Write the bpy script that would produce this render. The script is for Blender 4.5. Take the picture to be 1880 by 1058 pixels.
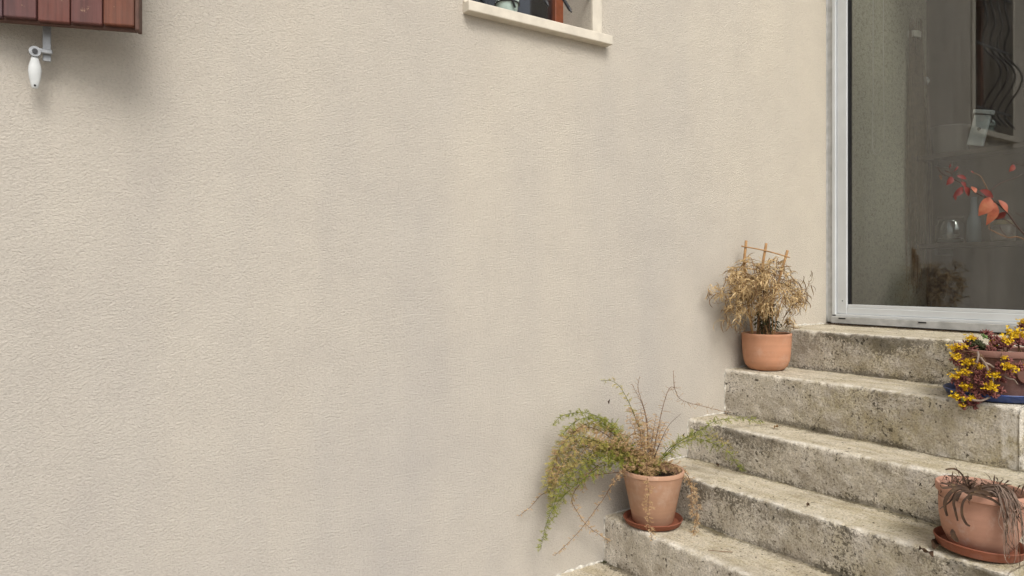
import bpy, bmesh, math, random
from mathutils import Vector, Matrix, noise

random.seed(7)
R = math.radians
scene = bpy.context.scene
for o in list(bpy.data.objects):
    bpy.data.objects.remove(o)
col = scene.collection

# ------------------------------------------------------------------ camera
YAW = R(34.2); CAM = Vector((0.0, -2.4, 1.56)); FPX = 1320.0; HOR = 507.0
cam_data = bpy.data.cameras.new('camera')
cam = bpy.data.objects.new('camera', cam_data); col.objects.link(cam)
cam.location = CAM
cam.rotation_euler = (R(90), 0, -YAW)
cam_data.sensor_width = 36.0
cam_data.lens = FPX / 1880 * 36
cam_data.shift_y = -22.0 / 1880
cam_data.clip_start = 0.05
cam_data.clip_end = 500
scene.camera = cam

# ------------------------------------------------------------------ sky, sun, exposure
world = bpy.data.worlds.new('World'); scene.world = world
world.use_nodes = True
wt = world.node_tree; wt.nodes.clear()
SUN_TO = Vector((-0.30, -1.0, 1.20)).normalized()      # towards the sun
sky = wt.nodes.new('ShaderNodeTexSky'); sky.sky_type = 'NISHITA'; sky.sun_disc = False
sky.sun_elevation = math.asin(SUN_TO.z)
sky.sun_rotation = math.atan2(SUN_TO.x, SUN_TO.y)
sky.dust_density = 4.0; sky.air_density = 1.0; sky.ozone_density = 1.0
hs = wt.nodes.new('ShaderNodeHueSaturation'); hs.inputs['Saturation'].default_value = 0.22   # cloud cover greys the sky
bg = wt.nodes.new('ShaderNodeBackground'); bg.inputs['Strength'].default_value = 0.092
wo = wt.nodes.new('ShaderNodeOutputWorld')
wt.links.new(sky.outputs[0], hs.inputs['Color']); wt.links.new(hs.outputs[0], bg.inputs['Color']); wt.links.new(bg.outputs[0], wo.inputs[0])
sd = bpy.data.lights.new('sun', 'SUN'); sd.energy = 1.25; sd.angle = R(30); sd.color = (1.0, 0.955, 0.89)
sun = bpy.data.objects.new('sun', sd); col.objects.link(sun)
sun.rotation_euler = SUN_TO.to_track_quat('Z', 'Y').to_euler()
sun.location = (-3, -10, 12)
vs = scene.view_settings
vs.view_transform = 'Standard'; vs.look = 'None'; vs.gamma = 1.0; vs.use_curve_mapping = False
vs.exposure = 0.88
scene.cycles.max_bounces = 8
scene.cycles.transparent_max_bounces = 16
scene.cycles.use_denoising = True

# ------------------------------------------------------------------ helpers
_c, _s = math.cos(YAW), math.sin(YAW)
def ray(u, v):
    t = (u - 940) / FPX
    return Vector((_s + t * _c, _c - t * _s, -(v - HOR) / FPX))
def on_y(u, v, y):
    r = ray(u, v); return CAM + r * ((y - CAM.y) / r.y)
def on_x(u, v, x):
    r = ray(u, v); return CAM + r * ((x - CAM.x) / r.x)
def on_z(u, v, z):
    r = ray(u, v); return CAM + r * ((z - CAM.z) / r.z)
def at(u, v, d):
    return CAM + ray(u, v) * d

def srgb(r, g, b):
    f = lambda q: (q / 255 / 12.92) if q <= 10 else ((q / 255 + 0.055) / 1.055) ** 2.4
    return (f(r), f(g), f(b), 1.0)

class MB:
    def __init__(self): self.v = []; self.f = []
    def add(self, vs, fs):
        b = len(self.v); self.v += [Vector(p) for p in vs]; self.f += [tuple(i + b for i in q) for q in fs]
    def tube(self, pts, rad, n=6, cap=True):
        pts = [Vector(p) for p in pts]; m = len(pts)
        if not hasattr(rad, '__len__'): rad = [rad] * m
        t0 = (pts[1] - pts[0]).normalized()
        nrm = t0.orthogonal().normalized(); vs = []; fs = []
        for i, p in enumerate(pts):
            a = pts[max(0, i - 1)]; b = pts[min(m - 1, i + 1)]
            t = (b - a).normalized() if (b - a).length > 1e-9 else t0
            nrm = (nrm - t * nrm.dot(t)).normalized(); bn = t.cross(nrm)
            for k in range(n):
                an = 2 * math.pi * k / n
                vs.append(p + (nrm * math.cos(an) + bn * math.sin(an)) * rad[i])
        for i in range(m - 1):
            for k in range(n):
                k2 = (k + 1) % n
                fs.append((i * n + k, i * n + k2, (i + 1) * n + k2, (i + 1) * n + k))
        if cap: fs += [tuple(range(n - 1, -1, -1)), tuple((m - 1) * n + k for k in range(n))]
        self.add(vs, fs)
    def lathe(self, prof, c, n=40, tilt=None, wob=0.0):
        vs = []; fs = []; c = Vector(c)
        for i, (r, z) in enumerate(prof):
            for k in range(n):
                an = 2 * math.pi * k / n
                rr = r * (1 + wob * math.sin(2 * an + 1.0))
                p = Vector((rr * math.cos(an), rr * math.sin(an), z))
                if tilt is not None: p = tilt @ p
                vs.append(c + p)
        for i in range(len(prof) - 1):
            for k in range(n):
                k2 = (k + 1) % n
                fs.append((i * n + k, i * n + k2, (i + 1) * n + k2, (i + 1) * n + k))
        if prof[0][0] > 1e-6: fs.append(tuple(range(n - 1, -1, -1)))
        if prof[-1][0] > 1e-6: fs.append(tuple((len(prof) - 1) * n + k for k in range(n)))
        self.add(vs, fs)
    def box(self, lo, hi, bev=0.0, mat=None, org=None):
        bm = bmesh.new(); bmesh.ops.create_cube(bm, size=1.0)
        lo = Vector(lo); hi = Vector(hi); s = hi - lo; c = (hi + lo) / 2
        for q in bm.verts: q.co = Vector((q.co.x * s.x, q.co.y * s.y, q.co.z * s.z)) + c
        if bev > 0: bmesh.ops.bevel(bm, geom=bm.edges[:], offset=bev, segments=2, affect='EDGES', profile=0.5)
        bm.verts.index_update()
        pts = [q.co.copy() for q in bm.verts]
        if mat is not None: pts = [(org or Vector()) + mat @ p for p in pts]
        self.add(pts, [tuple(q.index for q in f.verts) for f in bm.faces]); bm.free()
    def strip(self, pts, wid, up, fold=0.0, curl=0.0):
        """a leaf: strip along pts, half-widths wid, folded along its mid rib"""
        pts = [Vector(p) for p in pts]; m = len(pts); vs = []; fs = []; up = Vector(up)
        for i, p in enumerate(pts):
            t = (pts[min(m - 1, i + 1)] - pts[max(0, i - 1)]).normalized()
            side = t.cross(up)
            side = side.normalized() if side.length > 1e-5 else t.orthogonal().normalized()
            nn = side.cross(t)
            if curl: side = (Matrix.Rotation(curl * i / m, 3, t) @ side); nn = side.cross(t)
            vs += [p - side * wid[i] + nn * fold * wid[i], p, p + side * wid[i] + nn * fold * wid[i]]
        for i in range(m - 1):
            a = i * 3; fs += [(a, a + 1, a + 4, a + 3), (a + 1, a + 2, a + 5, a + 4)]
        self.add(vs, fs)
    def mesh(self, name, off=Vector(), smooth=False):
        me = bpy.data.meshes.new(name)
        me.from_pydata([tuple(p - off) for p in self.v], [], self.f); me.update()
        if smooth: me.polygons.foreach_set('use_smooth', [True] * len(me.polygons))
        return me
    def build(self, name, mat, parent=None, origin=None, smooth=False, kind=None):
        org = Vector()
        if parent is not None:
            p = parent
            while p is not None: org = org + p.location; p = p.parent
        elif origin is not None: org = Vector(origin)
        o = bpy.data.objects.new(name, self.mesh(name, org, smooth))
        if mat is not None: o.data.materials.append(mat)
        col.objects.link(o)
        if parent is not None: o.parent = parent
        else: o.location = org
        if kind: o['kind'] = kind
        return o

def smooth_by_angle(o, deg=35):
    me = o.data; bm = bmesh.new(); bm.from_mesh(me)
    for f in bm.faces: f.smooth = True
    for e in bm.edges:
        if len(e.link_faces) == 2 and e.calc_face_angle(0) > R(deg): e.smooth = False
    bm.to_mesh(me); bm.free()

def tag(o, label=None, cat=None, group=None, kind=None):
    if label: o['label'] = label
    if cat: o['category'] = cat
    if group: o['group'] = group
    if kind: o['kind'] = kind
    return o
def thing(name, loc, label, cat, group=None):
    o = bpy.data.objects.new(name, None); col.objects.link(o); o.location = loc
    o.empty_display_size = 0.05
    return tag(o, label, cat, group)

def spline(pts, n=10):
    """Catmull-Rom through pts"""
    pts = [Vector(p) for p in pts]
    P = [pts[0] * 2 - pts[1]] + pts + [pts[-1] * 2 - pts[-2]]
    out = []
    for i in range(1, len(P) - 2):
        a, b, c, d = P[i - 1:i + 3]
        for k in range(n):
            t = k / n
            out.append(0.5 * ((2 * b) + (c - a) * t + (2 * a - 5 * b + 4 * c - d) * t * t + (3 * b - a - 3 * c + d) * t ** 3))
    out.append(pts[-1]); return out

# ------------------------------------------------------------------ materials
class NT:
    def __init__(self, name):
        self.m = bpy.data.materials.new(name); self.m.use_nodes = True
        self.t = self.m.node_tree; self.t.nodes.clear()
        self.out = self.t.nodes.new('ShaderNodeOutputMaterial')
        self._pos = None
    def n(self, typ, **kw):
        x = self.t.nodes.new(typ)
        for k, v in kw.items(): setattr(x, k, v)
        return x
    def l(self, a, b): self.t.links.new(a, b)
    @property
    def pos(self):
        if self._pos is None: self._pos = self.n('ShaderNodeNewGeometry').outputs['Position']
        return self._pos
    def mapped(self, scale, loc=(0, 0, 0)):
        m = self.n('ShaderNodeMapping'); m.inputs['Scale'].default_value = scale; m.inputs['Location'].default_value = loc
        self.l(self.pos, m.inputs['Vector']); return m.outputs[0]
    def noise(self, scale, detail=3, rough=0.55, vec=None, dist=0.0):
        x = self.n('ShaderNodeTexNoise'); x.inputs['Scale'].default_value = scale; x.inputs['Detail'].default_value = detail
        x.inputs['Roughness'].default_value = rough; x.inputs['Distortion'].default_value = dist
        self.l(vec if vec is not None else self.pos, x.inputs['Vector']); return x.outputs['Fac']
    def ramp(self, fac, stops, interp='LINEAR'):
        x = self.n('ShaderNodeValToRGB'); x.color_ramp.interpolation = interp
        e = x.color_ramp.elements
        while len(e) < len(stops): e.new(0.5)
        for q, (p, c) in zip(e, stops):
            q.position = p; q.color = c if hasattr(c, '__len__') else (c, c, c, 1)
        self.l(fac, x.inputs[0]); return x.outputs[0]
    def mix(self, fac, a, b, mode='MIX'):
        x = self.n('ShaderNodeMix', data_type='RGBA', blend_type=mode)
        for sock, val in ((x.inputs[0], fac), (x.inputs[6], a), (x.inputs[7], b)):
            if hasattr(val, 'links') or hasattr(val, 'is_linked'): self.l(val, sock)
            else: sock.default_value = val
        return x.outputs[2]
    def math(self, op, a, b=None, clamp=False):
        x = self.n('ShaderNodeMath', operation=op, use_clamp=clamp)
        for sock, val in ((x.inputs[0], a), (x.inputs[1], b)):
            if val is None: continue
            if hasattr(val, 'is_linked'): self.l(val, sock)
            else: sock.default_value = val
        return x.outputs[0]
    def attr(self, name):
        x = self.n('ShaderNodeAttribute'); x.attribute_name = name; return x.outputs['Fac']
    def objrand(self): return self.n('ShaderNodeObjectInfo').outputs['Random']
    def bump(self, height, strength, dist, normal=None):
        b = self.n('ShaderNodeBump'); b.inputs['Strength'].default_value = strength; b.inputs['Distance'].default_value = dist
        self.l(height, b.inputs['Height'])
        if normal is not None: self.l(normal, b.inputs['Normal'])
        return b.outputs[0]
    def bsdf(self, color, rough=0.8, spec=0.3, normal=None, **kw):
        b = self.n('ShaderNodeBsdfPrincipled')
        for k, v in dict({'Base Color': color, 'Roughness': rough, 'Specular IOR Level': spec}, **kw).items():
            if hasattr(v, 'is_linked'): self.l(v, b.inputs[k])
            else: b.inputs[k].default_value = v
        if normal is not None: self.l(normal, b.inputs['Normal'])
        self.l(b.outputs[0], self.out.inputs[0]); return b

def simple(name, rgb, rough=0.7, spec=0.3, var=0.0, scale=30, bump=0.0, bscale=200, objvar=0.0, **kw):
    t = NT(name); c = rgb
    if var:
        n = t.noise(scale, 4)
        lo = tuple(q * (1 - var) for q in rgb[:3]) + (1,); hi = tuple(min(1, q * (1 + var)) for q in rgb[:3]) + (1,)
        c = t.ramp(n, [(0.3, lo), (0.7, hi)])
    if objvar:
        r = t.objrand(); k = t.ramp(r, [(0, 1 - objvar), (1, 1.0)])
        c = t.mix(1.0, c, k, 'MULTIPLY')
    nn = t.bump(t.noise(bscale, 3), bump, 0.002) if bump else None
    t.bsdf(c, rough, spec, nn, **kw); return t.m

def mat_render(name, interior=False):
    """sprayed and scraped facade render"""
    t = NT(name)
    sep = t.n('ShaderNodeSeparateXYZ'); t.l(t.pos, sep.inputs[0])
    X, Z = sep.outputs[0], sep.outputs[2]
    cool = (0.410, 0.384, 0.356, 1); warm = (0.565, 0.510, 0.420, 1)
    # rain streaks: bands either side of the sheltered strip below the sill, broken up by noise
    wob = t.math('MULTIPLY', t.math('SUBTRACT', t.noise(1.3, 3), 0.5), 0.9)
    xs = t.math('DIVIDE', t.math('ADD', t.math('ADD', X, wob), 3.0), 8.0)
    k = lambda x: (x + 3.0) / 8.0
    band = t.ramp(xs, [(k(-1.0), 0.36), (k(0.2), 0.46), (k(0.75), 0.54), (k(1.10), 0.36), (k(1.55), 0.80), (k(2.0), 0.68), (k(2.45), 0.36), (k(2.95), 0.85), (k(3.6), 1.15)])
    streak = t.noise(1.0, 4, 0.6, t.mapped((4.5, 1.0, 0.6)))
    zz = t.math('MULTIPLY', t.math('ADD', Z, t.math('MULTIPLY', t.noise(0.9, 3), 1.6)), 0.26)
    up = t.ramp(zz, [(0.30, 0.0), (0.95, 1.0)])
    f = t.math('ADD', t.math('MULTIPLY', band, 0.55), t.math('MULTIPLY', t.math('SUBTRACT', streak, 0.5), 0.5))
    f = t.math('ADD', f, t.math('MULTIPLY', up, 0.38), clamp=True)
    c = t.mix(f, cool, warm)
    blot = t.noise(5.0, 5, 0.6)
    c = t.mix(1.0, c, t.ramp(blot, [(0.25, (0.94, 0.935, 0.935, 1)), (0.75, (1.03, 1.03, 1.02, 1))]), 'MULTIPLY')
    n1 = t.noise(128, 4, 0.60, t.mapped((1.0, 1.0, 1.35)), 0.6)
    n2 = t.noise(330, 3, 0.6)
    fine = t.ramp(n1, [(0.30, 0.87), (0.52, 1.0), (0.8, 1.05)])
    c = t.mix(1.0, c, fine, 'MULTIPLY')
    pin = t.ramp(t.noise(26, 2, 0.5), [(0.79, 1.0), (0.835, 0.72)])          # tiny pits
    c = t.mix(1.0, c, pin, 'MULTIPLY')
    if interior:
        c = t.mix(1.0, c, t.ramp(t.noise(52, 4, 0.6, None, 0.8), [(0.34, 0.66), (0.5, 1.0), (0.7, 1.15)]), 'MULTIPLY')  # relief shading painted into the colour, since the bump barely shows
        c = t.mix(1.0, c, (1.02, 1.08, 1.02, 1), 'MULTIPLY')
    h = t.math('ADD', n1, t.math('MULTIPLY', n2, 0.35))
    nn = t.bump(h, 0.9 if not interior else 1.0, 0.0056 if not interior else 0.016)
    t.bsdf(c, 0.92, 0.15, nn); return t.m

def mat_concrete(name):
    t = NT(name)
    moss, dark, edge, tread = t.attr('moss'), t.attr('dark'), t.attr('edge'), t.attr('tread')
    base_r = t.ramp(t.noise(9, 6, 0.65), [(0.28, (0.42, 0.372, 0.305, 1)), (0.5, (0.58, 0.525, 0.445, 1)), (0.72, (0.70, 0.645, 0.56, 1))])
    base_t = t.ramp(t.noise(7, 6, 0.66, t.mapped((2.6, 0.6, 1))), [(0.28, (0.44, 0.375, 0.26, 1)), (0.5, (0.60, 0.535, 0.42, 1)), (0.75, (0.69, 0.635, 0.53, 1))])
    c = t.mix(tread, base_r, base_t)
    ms = t.math('MULTIPLY', moss, t.ramp(t.noise(11, 6, 0.7), [(0.36, 0.0), (0.62, 1.0)]))
    c = t.mix(t.math('MULTIPLY', ms, 0.72), c, (0.36, 0.295, 0.14, 1))
    grain = t.noise(130, 5, 0.7)
    c = t.mix(1.0, c, t.ramp(grain, [(0.33, 0.56), (0.48, 0.99), (0.72, 1.30)]), 'MULTIPLY')
    # dark algae: fine crusty specks that crowd together where the mask is strong
    sp = t.noise(95, 5, 0.75, None, 0.4)
    sp2 = t.noise(24, 5, 0.65)
    sp3 = t.noise(5.5, 4, 0.6)
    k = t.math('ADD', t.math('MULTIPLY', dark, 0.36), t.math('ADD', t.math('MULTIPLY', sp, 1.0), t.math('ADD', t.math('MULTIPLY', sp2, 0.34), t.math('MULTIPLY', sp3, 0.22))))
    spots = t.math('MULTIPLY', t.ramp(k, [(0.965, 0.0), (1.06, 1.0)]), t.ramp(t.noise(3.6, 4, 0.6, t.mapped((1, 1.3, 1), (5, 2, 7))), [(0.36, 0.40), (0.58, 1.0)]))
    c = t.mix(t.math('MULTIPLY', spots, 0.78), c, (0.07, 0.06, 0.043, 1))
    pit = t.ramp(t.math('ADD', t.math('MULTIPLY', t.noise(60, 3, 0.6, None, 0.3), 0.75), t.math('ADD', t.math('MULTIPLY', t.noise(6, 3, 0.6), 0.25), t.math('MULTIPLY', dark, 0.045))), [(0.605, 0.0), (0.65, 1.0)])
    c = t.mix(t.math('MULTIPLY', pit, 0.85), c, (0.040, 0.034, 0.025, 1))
    stain = t.ramp(t.noise(4.5, 6, 0.7, t.mapped((1.6, 0.9, 1.0), (3, 1, 2))), [(0.50, 0.0), (0.66, 1.0)])
    c = t.mix(t.math('MULTIPLY', stain, 0.40), c, (0.19, 0.15, 0.095, 1))
    ed = t.math('MULTIPLY', edge, t.ramp(t.noise(26, 5, 0.65), [(0.40, 0.0), (0.60, 1.0)]))
    c = t.mix(t.math('MULTIPLY', ed, 0.85), c, (0.74, 0.69, 0.60, 1))
    h = t.math('ADD', grain, t.math('MULTIPLY', t.noise(45, 5, 0.65), 1.3))
    nn = t.bump(h, 1.0, 0.009)
    t.bsdf(c, 0.93, 0.15, nn); return t.m

def mat_terracotta(name, rgb, pale=0.25, scale=8):
    t = NT(name)
    rings = t.noise(1.0, 3, 0.5, t.mapped((3, 3, 70)))
    c = t.ramp(t.noise(scale, 5, 0.6), [(0.3, tuple(q * 0.86 for q in rgb[:3]) + (1,)), (0.62, rgb), (0.85, tuple(q + (0.62 - q) * pale for q in rgb[:3]) + (1,))])
    c = t.mix(1.0, c, t.ramp(rings, [(0.3, 0.93), (0.7, 1.04)]), 'MULTIPLY')
    bloom = t.ramp(t.noise(17, 6, 0.7, t.mapped((1, 1, 0.7), (2, 3, 4))), [(0.52, 0.0), (0.70, 1.0)])
    c = t.mix(t.math('MULTIPLY', bloom, pale * 0.55), c, (0.66, 0.55, 0.46, 1))
    sc = t.ramp(t.noise(60, 3, 0.6, None, 0.5), [(0.70, 0.0), (0.78, 1.0)])
    c = t.mix(t.math('MULTIPLY', sc, 0.3), c, (0.16, 0.08, 0.05, 1))
    nn = t.bump(t.math('ADD', t.math('MULTIPLY', rings, 1.0), t.math('MULTIPLY', t.noise(220, 2), 0.6)), 0.18, 0.003)
    t.bsdf(c, 0.78, 0.25, nn); return t.m

def mat_wood_shutter(name, rgb, worn):
    t = NT(name)
    grain = t.noise(1.0, 5, 0.65, t.mapped((75, 75, 2.5)))
    c = t.mix(1.0, rgb, t.ramp(grain, [(0.3, 0.55), (0.7, 1.35)]), 'MULTIPLY')
    fade = t.ramp(t.noise(7, 5, 0.65), [(0.40, 0.0), (0.72, 1.0)])
    c = t.mix(t.math('MULTIPLY', fade, 0.55), c, worn)
    fl = t.ramp(t.noise(60, 4, 0.7), [(0.66, 0.0), (0.72, 1.0)])
    c = t.mix(t.math('MULTIPLY', fl, 0.55), c, (0.30, 0.19, 0.12, 1))
    t.bsdf(c, t.ramp(t.noise(20), [(0.3, 0.38), (0.7, 0.62)]), 0.3, t.bump(grain, 0.35, 0.002)); return t.m

def mat_glass(name, refl=1.0, tint=(0.95, 0.97, 0.95, 1), dirt=0.0):
    t = NT(name)
    tr = t.n('ShaderNodeBsdfTransparent'); tr.inputs[0].default_value = tint
    gl = t.n('ShaderNodeBsdfGlossy'); gl.inputs['Roughness'].default_value = 0.0
    gl.inputs['Color'].default_value = (1, 1, 1, 1)
    fr = t.n('ShaderNodeFresnel'); fr.inputs['IOR'].default_value = 1.5
    fac = t.math('MULTIPLY', fr.outputs[0], refl, clamp=True)
    mx = t.n('ShaderNodeMixShader'); t.l(fac, mx.inputs[0]); t.l(tr.outputs[0], mx.inputs[1]); t.l(gl.outputs[0], mx.inputs[2])
    last = mx.outputs[0]
    if dirt:
        df = t.n('ShaderNodeBsdfDiffuse'); df.inputs[0].default_value = (0.55, 0.53, 0.5, 1)
        m2 = t.n('ShaderNodeMixShader')
        d = t.math('MULTIPLY', t.ramp(t.noise(3.0, 5, 0.7, t.mapped((1, 9, 0.7))), [(0.42, 0.10), (0.72, 1.0)]), dirt)
        t.l(d, m2.inputs[0]); t.l(last, m2.inputs[1]); t.l(df.outputs[0], m2.inputs[2]); last = m2.outputs[0]
    t.l(last, t.out.inputs[0]); return t.m

def mat_leaf(name, stops, scale=60, trans=0.25, rough=0.7):
    t = NT(name)
    c = t.ramp(t.noise(scale, 2, 0.6), stops)
    d = t.n('ShaderNodeBsdfPrincipled'); t.l(c, d.inputs['Base Color']); d.inputs['Roughness'].default_value = rough; d.inputs['Specular IOR Level'].default_value = 0.25
    tl = t.n('ShaderNodeBsdfTranslucent'); t.l(c, tl.inputs[0])
    mx = t.n('ShaderNodeMixShader'); mx.inputs[0].default_value = trans
    t.l(d.outputs[0], mx.inputs[1]); t.l(tl.outputs[0], mx.inputs[2]); t.l(mx.outputs[0], t.out.inputs[0]); return t.m

M = {}
M['render'] = mat_render('facade_render')
M['render_in'] = mat_render('facade_render_inside', True)
M['concrete'] = mat_concrete('weathered_concrete')
M['terra_new'] = mat_terracotta('terracotta_orange', (0.51, 0.255, 0.15, 1), 0.35)
M['terra_pale'] = mat_terracotta('terracotta_pale', (0.46, 0.27, 0.175, 1), 0.45, 12)
M['terra_rose'] = mat_terracotta('terracotta_rose', (0.42, 0.225, 0.155, 1), 0.55, 11)
M['terra_dark'] = mat_terracotta('terracotta_brown', (0.225, 0.115, 0.088, 1), 0.2)
M['terra_red'] = mat_terracotta('terracotta_red', (0.21, 0.070, 0.038, 1), 0.1)
M['blue'] = simple('blue_plastic', (0.018, 0.045, 0.17, 1), 0.35, 0.5, var=0.25)
M['soil'] = simple('soil', (0.022, 0.016, 0.011, 1), 0.95, 0.1, var=0.6, scale=90, bump=1.0, bscale=120)
M['plank'] = [mat_wood_shutter('faded_varnish', c_, w_) for c_, w_ in (((0.070, 0.034, 0.034, 1), (0.09, 0.060, 0.066, 1)), ((0.080, 0.036, 0.036, 1), (0.10, 0.062, 0.068, 1)), ((0.095, 0.036, 0.032, 1), (0.11, 0.062, 0.062, 1)), ((0.110, 0.036, 0.026, 1), (0.12, 0.058, 0.050, 1)), ((0.100, 0.036, 0.030, 1), (0.11, 0.056, 0.052, 1)), ((0.130, 0.042, 0.022, 1), (0.12, 0.056, 0.040, 1)))]
M['shutter_edge'] = simple('shutter_edge_wood', (0.085, 0.042, 0.030, 1), 0.6, 0.3, var=0.3, scale=40)
M['winwood'] = simple('window_wood', (0.20, 0.058, 0.024, 1), 0.45, 0.4, var=0.2, scale=30)
M['cream'] = simple('cream_stone', (0.58, 0.53, 0.44, 1), 0.85, 0.2, var=0.12, scale=14, bump=0.35, bscale=90)
M['alu'] = simple('white_aluminium', (0.56, 0.58, 0.585, 1), 0.38, 0.5, var=0.06, scale=6)
M['alu_dirty'] = simple('grimy_aluminium', (0.43, 0.43, 0.415, 1), 0.55, 0.4, var=0.22, scale=17)
M['rubber'] = simple('black_gasket', (0.010, 0.010, 0.011, 1), 0.6, 0.3)
M['metal'] = simple('galvanised_steel', (0.30, 0.31, 0.32, 1), 0.45, 0.5, var=0.25, scale=60, Metallic=0.5)
M['iron'] = simple('black_wrought_iron', (0.018, 0.018, 0.020, 1), 0.42, 0.5, var=0.3, scale=80, bump=0.3)
M['whiteplastic'] = simple('white_plastic', (0.50, 0.515, 0.51, 1), 0.42, 0.45, var=0.08, scale=60)
M['sealant'] = simple('sealant', (0.50, 0.475, 0.42, 1), 0.8, 0.2, var=0.45, scale=45, bump=0.6, bscale=150)
M['dark_room'] = simple('dim_room_paint', (0.05, 0.05, 0.056, 1), 0.9, 0.1)
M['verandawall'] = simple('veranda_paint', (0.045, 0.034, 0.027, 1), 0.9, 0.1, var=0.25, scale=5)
M['shelfwood'] = simple('shelf_wood', (0.06, 0.045, 0.035, 1), 0.7, 0.25, var=0.2, scale=12)
M['ground'] = simple('paving', (0.33, 0.30, 0.26, 1), 0.9, 0.2, var=0.25, scale=6, bump=0.5, bscale=60)
M['door_glass'] = mat_glass('door_glass', 1.6, (0.90, 0.92, 0.91, 1), 0.050)
M['win_glass'] = mat_glass('window_glass', 0.7, (0.7, 0.72, 0.75, 1))
M['side_glass'] = mat_glass('side_glazing', 1.5, (0.92, 0.94, 0.92, 1))
M['jar_glass'] = mat_glass('jar_glass', 3.0, (0.72, 0.76, 0.74, 1))
M['cord'] = simple('cord', (0.72, 0.69, 0.62, 1), 0.7, 0.3)
M['straw'] = mat_leaf('dry_straw_leaf', [(0.25, (0.33, 0.21, 0.09, 1)), (0.5, (0.58, 0.42, 0.215, 1)), (0.75, (0.76, 0.61, 0.38, 1))], 45, 0.25)
M['straw_dark'] = mat_leaf('brown_dry_leaf', [(0.25, (0.09, 0.055, 0.026, 1)), (0.6, (0.25, 0.155, 0.07, 1)), (0.8, (0.40, 0.27, 0.13, 1))], 45, 0.15)
M['bamboo_cane'] = simple('bamboo_cane', (0.36, 0.205, 0.085, 1), 0.6, 0.3, var=0.3, scale=50)
M['olive'] = mat_leaf('dark_olive_leaf', [(0.3, (0.028, 0.032, 0.012, 1)), (0.7, (0.075, 0.075, 0.03, 1))], 50, 0.1)
M['fern_green'] = mat_leaf('fern_green', [(0.3, (0.16, 0.195, 0.03, 1)), (0.55, (0.30, 0.32, 0.055, 1)), (0.8, (0.47, 0.42, 0.12, 1))], 30, 0.35)
M['fern_yellow'] = mat_leaf('fern_yellowing', [(0.25, (0.30, 0.30, 0.055, 1)), (0.5, (0.46, 0.40, 0.12, 1)), (0.75, (0.53, 0.39, 0.18, 1))], 22, 0.35)
M['fern_straw'] = mat_leaf('fern_dried', [(0.25, (0.40, 0.25, 0.11, 1)), (0.6, (0.56, 0.39, 0.21, 1)), (0.8, (0.64, 0.48, 0.29, 1))], 30, 0.3)
M['stem_green'] = simple('stem_green', (0.10, 0.115, 0.03, 1), 0.6, 0.3, var=0.3)
M['stem_brown'] = simple('stem_brown', (0.15, 0.085, 0.045, 1), 0.7, 0.25, var=0.3)
M['stem_dark'] = simple('stem_dark', (0.06, 0.035, 0.026, 1), 0.7, 0.25, var=0.3)
M['stem_grey'] = simple('stem_grey', (0.22, 0.165, 0.13, 1), 0.8, 0.2, var=0.3)
M['sed_red'] = mat_leaf('sedum_red', [(0.3, (0.15, 0.045, 0.042, 1)), (0.6, (0.22, 0.080, 0.066, 1)), (0.8, (0.27, 0.15, 0.09, 1))], 55, 0.1, 0.45)
M['sed_green'] = mat_leaf('sedum_green', [(0.3, (0.10, 0.20, 0.05, 1)), (0.8, (0.24, 0.36, 0.12, 1))], 60, 0.1, 0.45)
M['yellow'] = mat_leaf('yellow_petal', [(0.3, (0.58, 0.36, 0.012, 1)), (0.6, (0.74, 0.52, 0.022, 1)), (0.8, (0.80, 0.62, 0.06, 1))], 120, 0.2)
M['dead_leaf'] = mat_leaf('withered_leaf', [(0.3, (0.028, 0.015, 0.010, 1)), (0.6, (0.07, 0.040, 0.022, 1)), (0.8, (0.15, 0.10, 0.045, 1))], 40, 0.1)
M['dead_grey'] = mat_leaf('withered_strand', [(0.3, (0.13, 0.088, 0.064, 1)), (0.6, (0.27, 0.195, 0.15, 1)), (0.8, (0.42, 0.33, 0.26, 1))], 40, 0.1)
M['red_leaf'] = mat_leaf('autumn_red_leaf', [(0.3, (0.075, 0.012, 0.010, 1)), (0.6, (0.14, 0.024, 0.018, 1)), (0.8, (0.20, 0.055, 0.032, 1))], 26, 0.15, 0.5)
M['orange_leaf'] = mat_leaf('autumn_orange_leaf', [(0.3, (0.20, 0.050, 0.026, 1)), (0.5, (0.30, 0.085, 0.045, 1)), (0.75, (0.36, 0.15, 0.075, 1))], 26, 0.15, 0.5)

# ------------------------------------------------------------------ ground and house wall
g = MB(); g.add([(-60, -60, 0), (60, -60, 0), (60, 60, 0), (-60, 60, 0)], [(0, 1, 2, 3)])
tag(g.build('ground', M['ground']), kind='structure')

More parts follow.
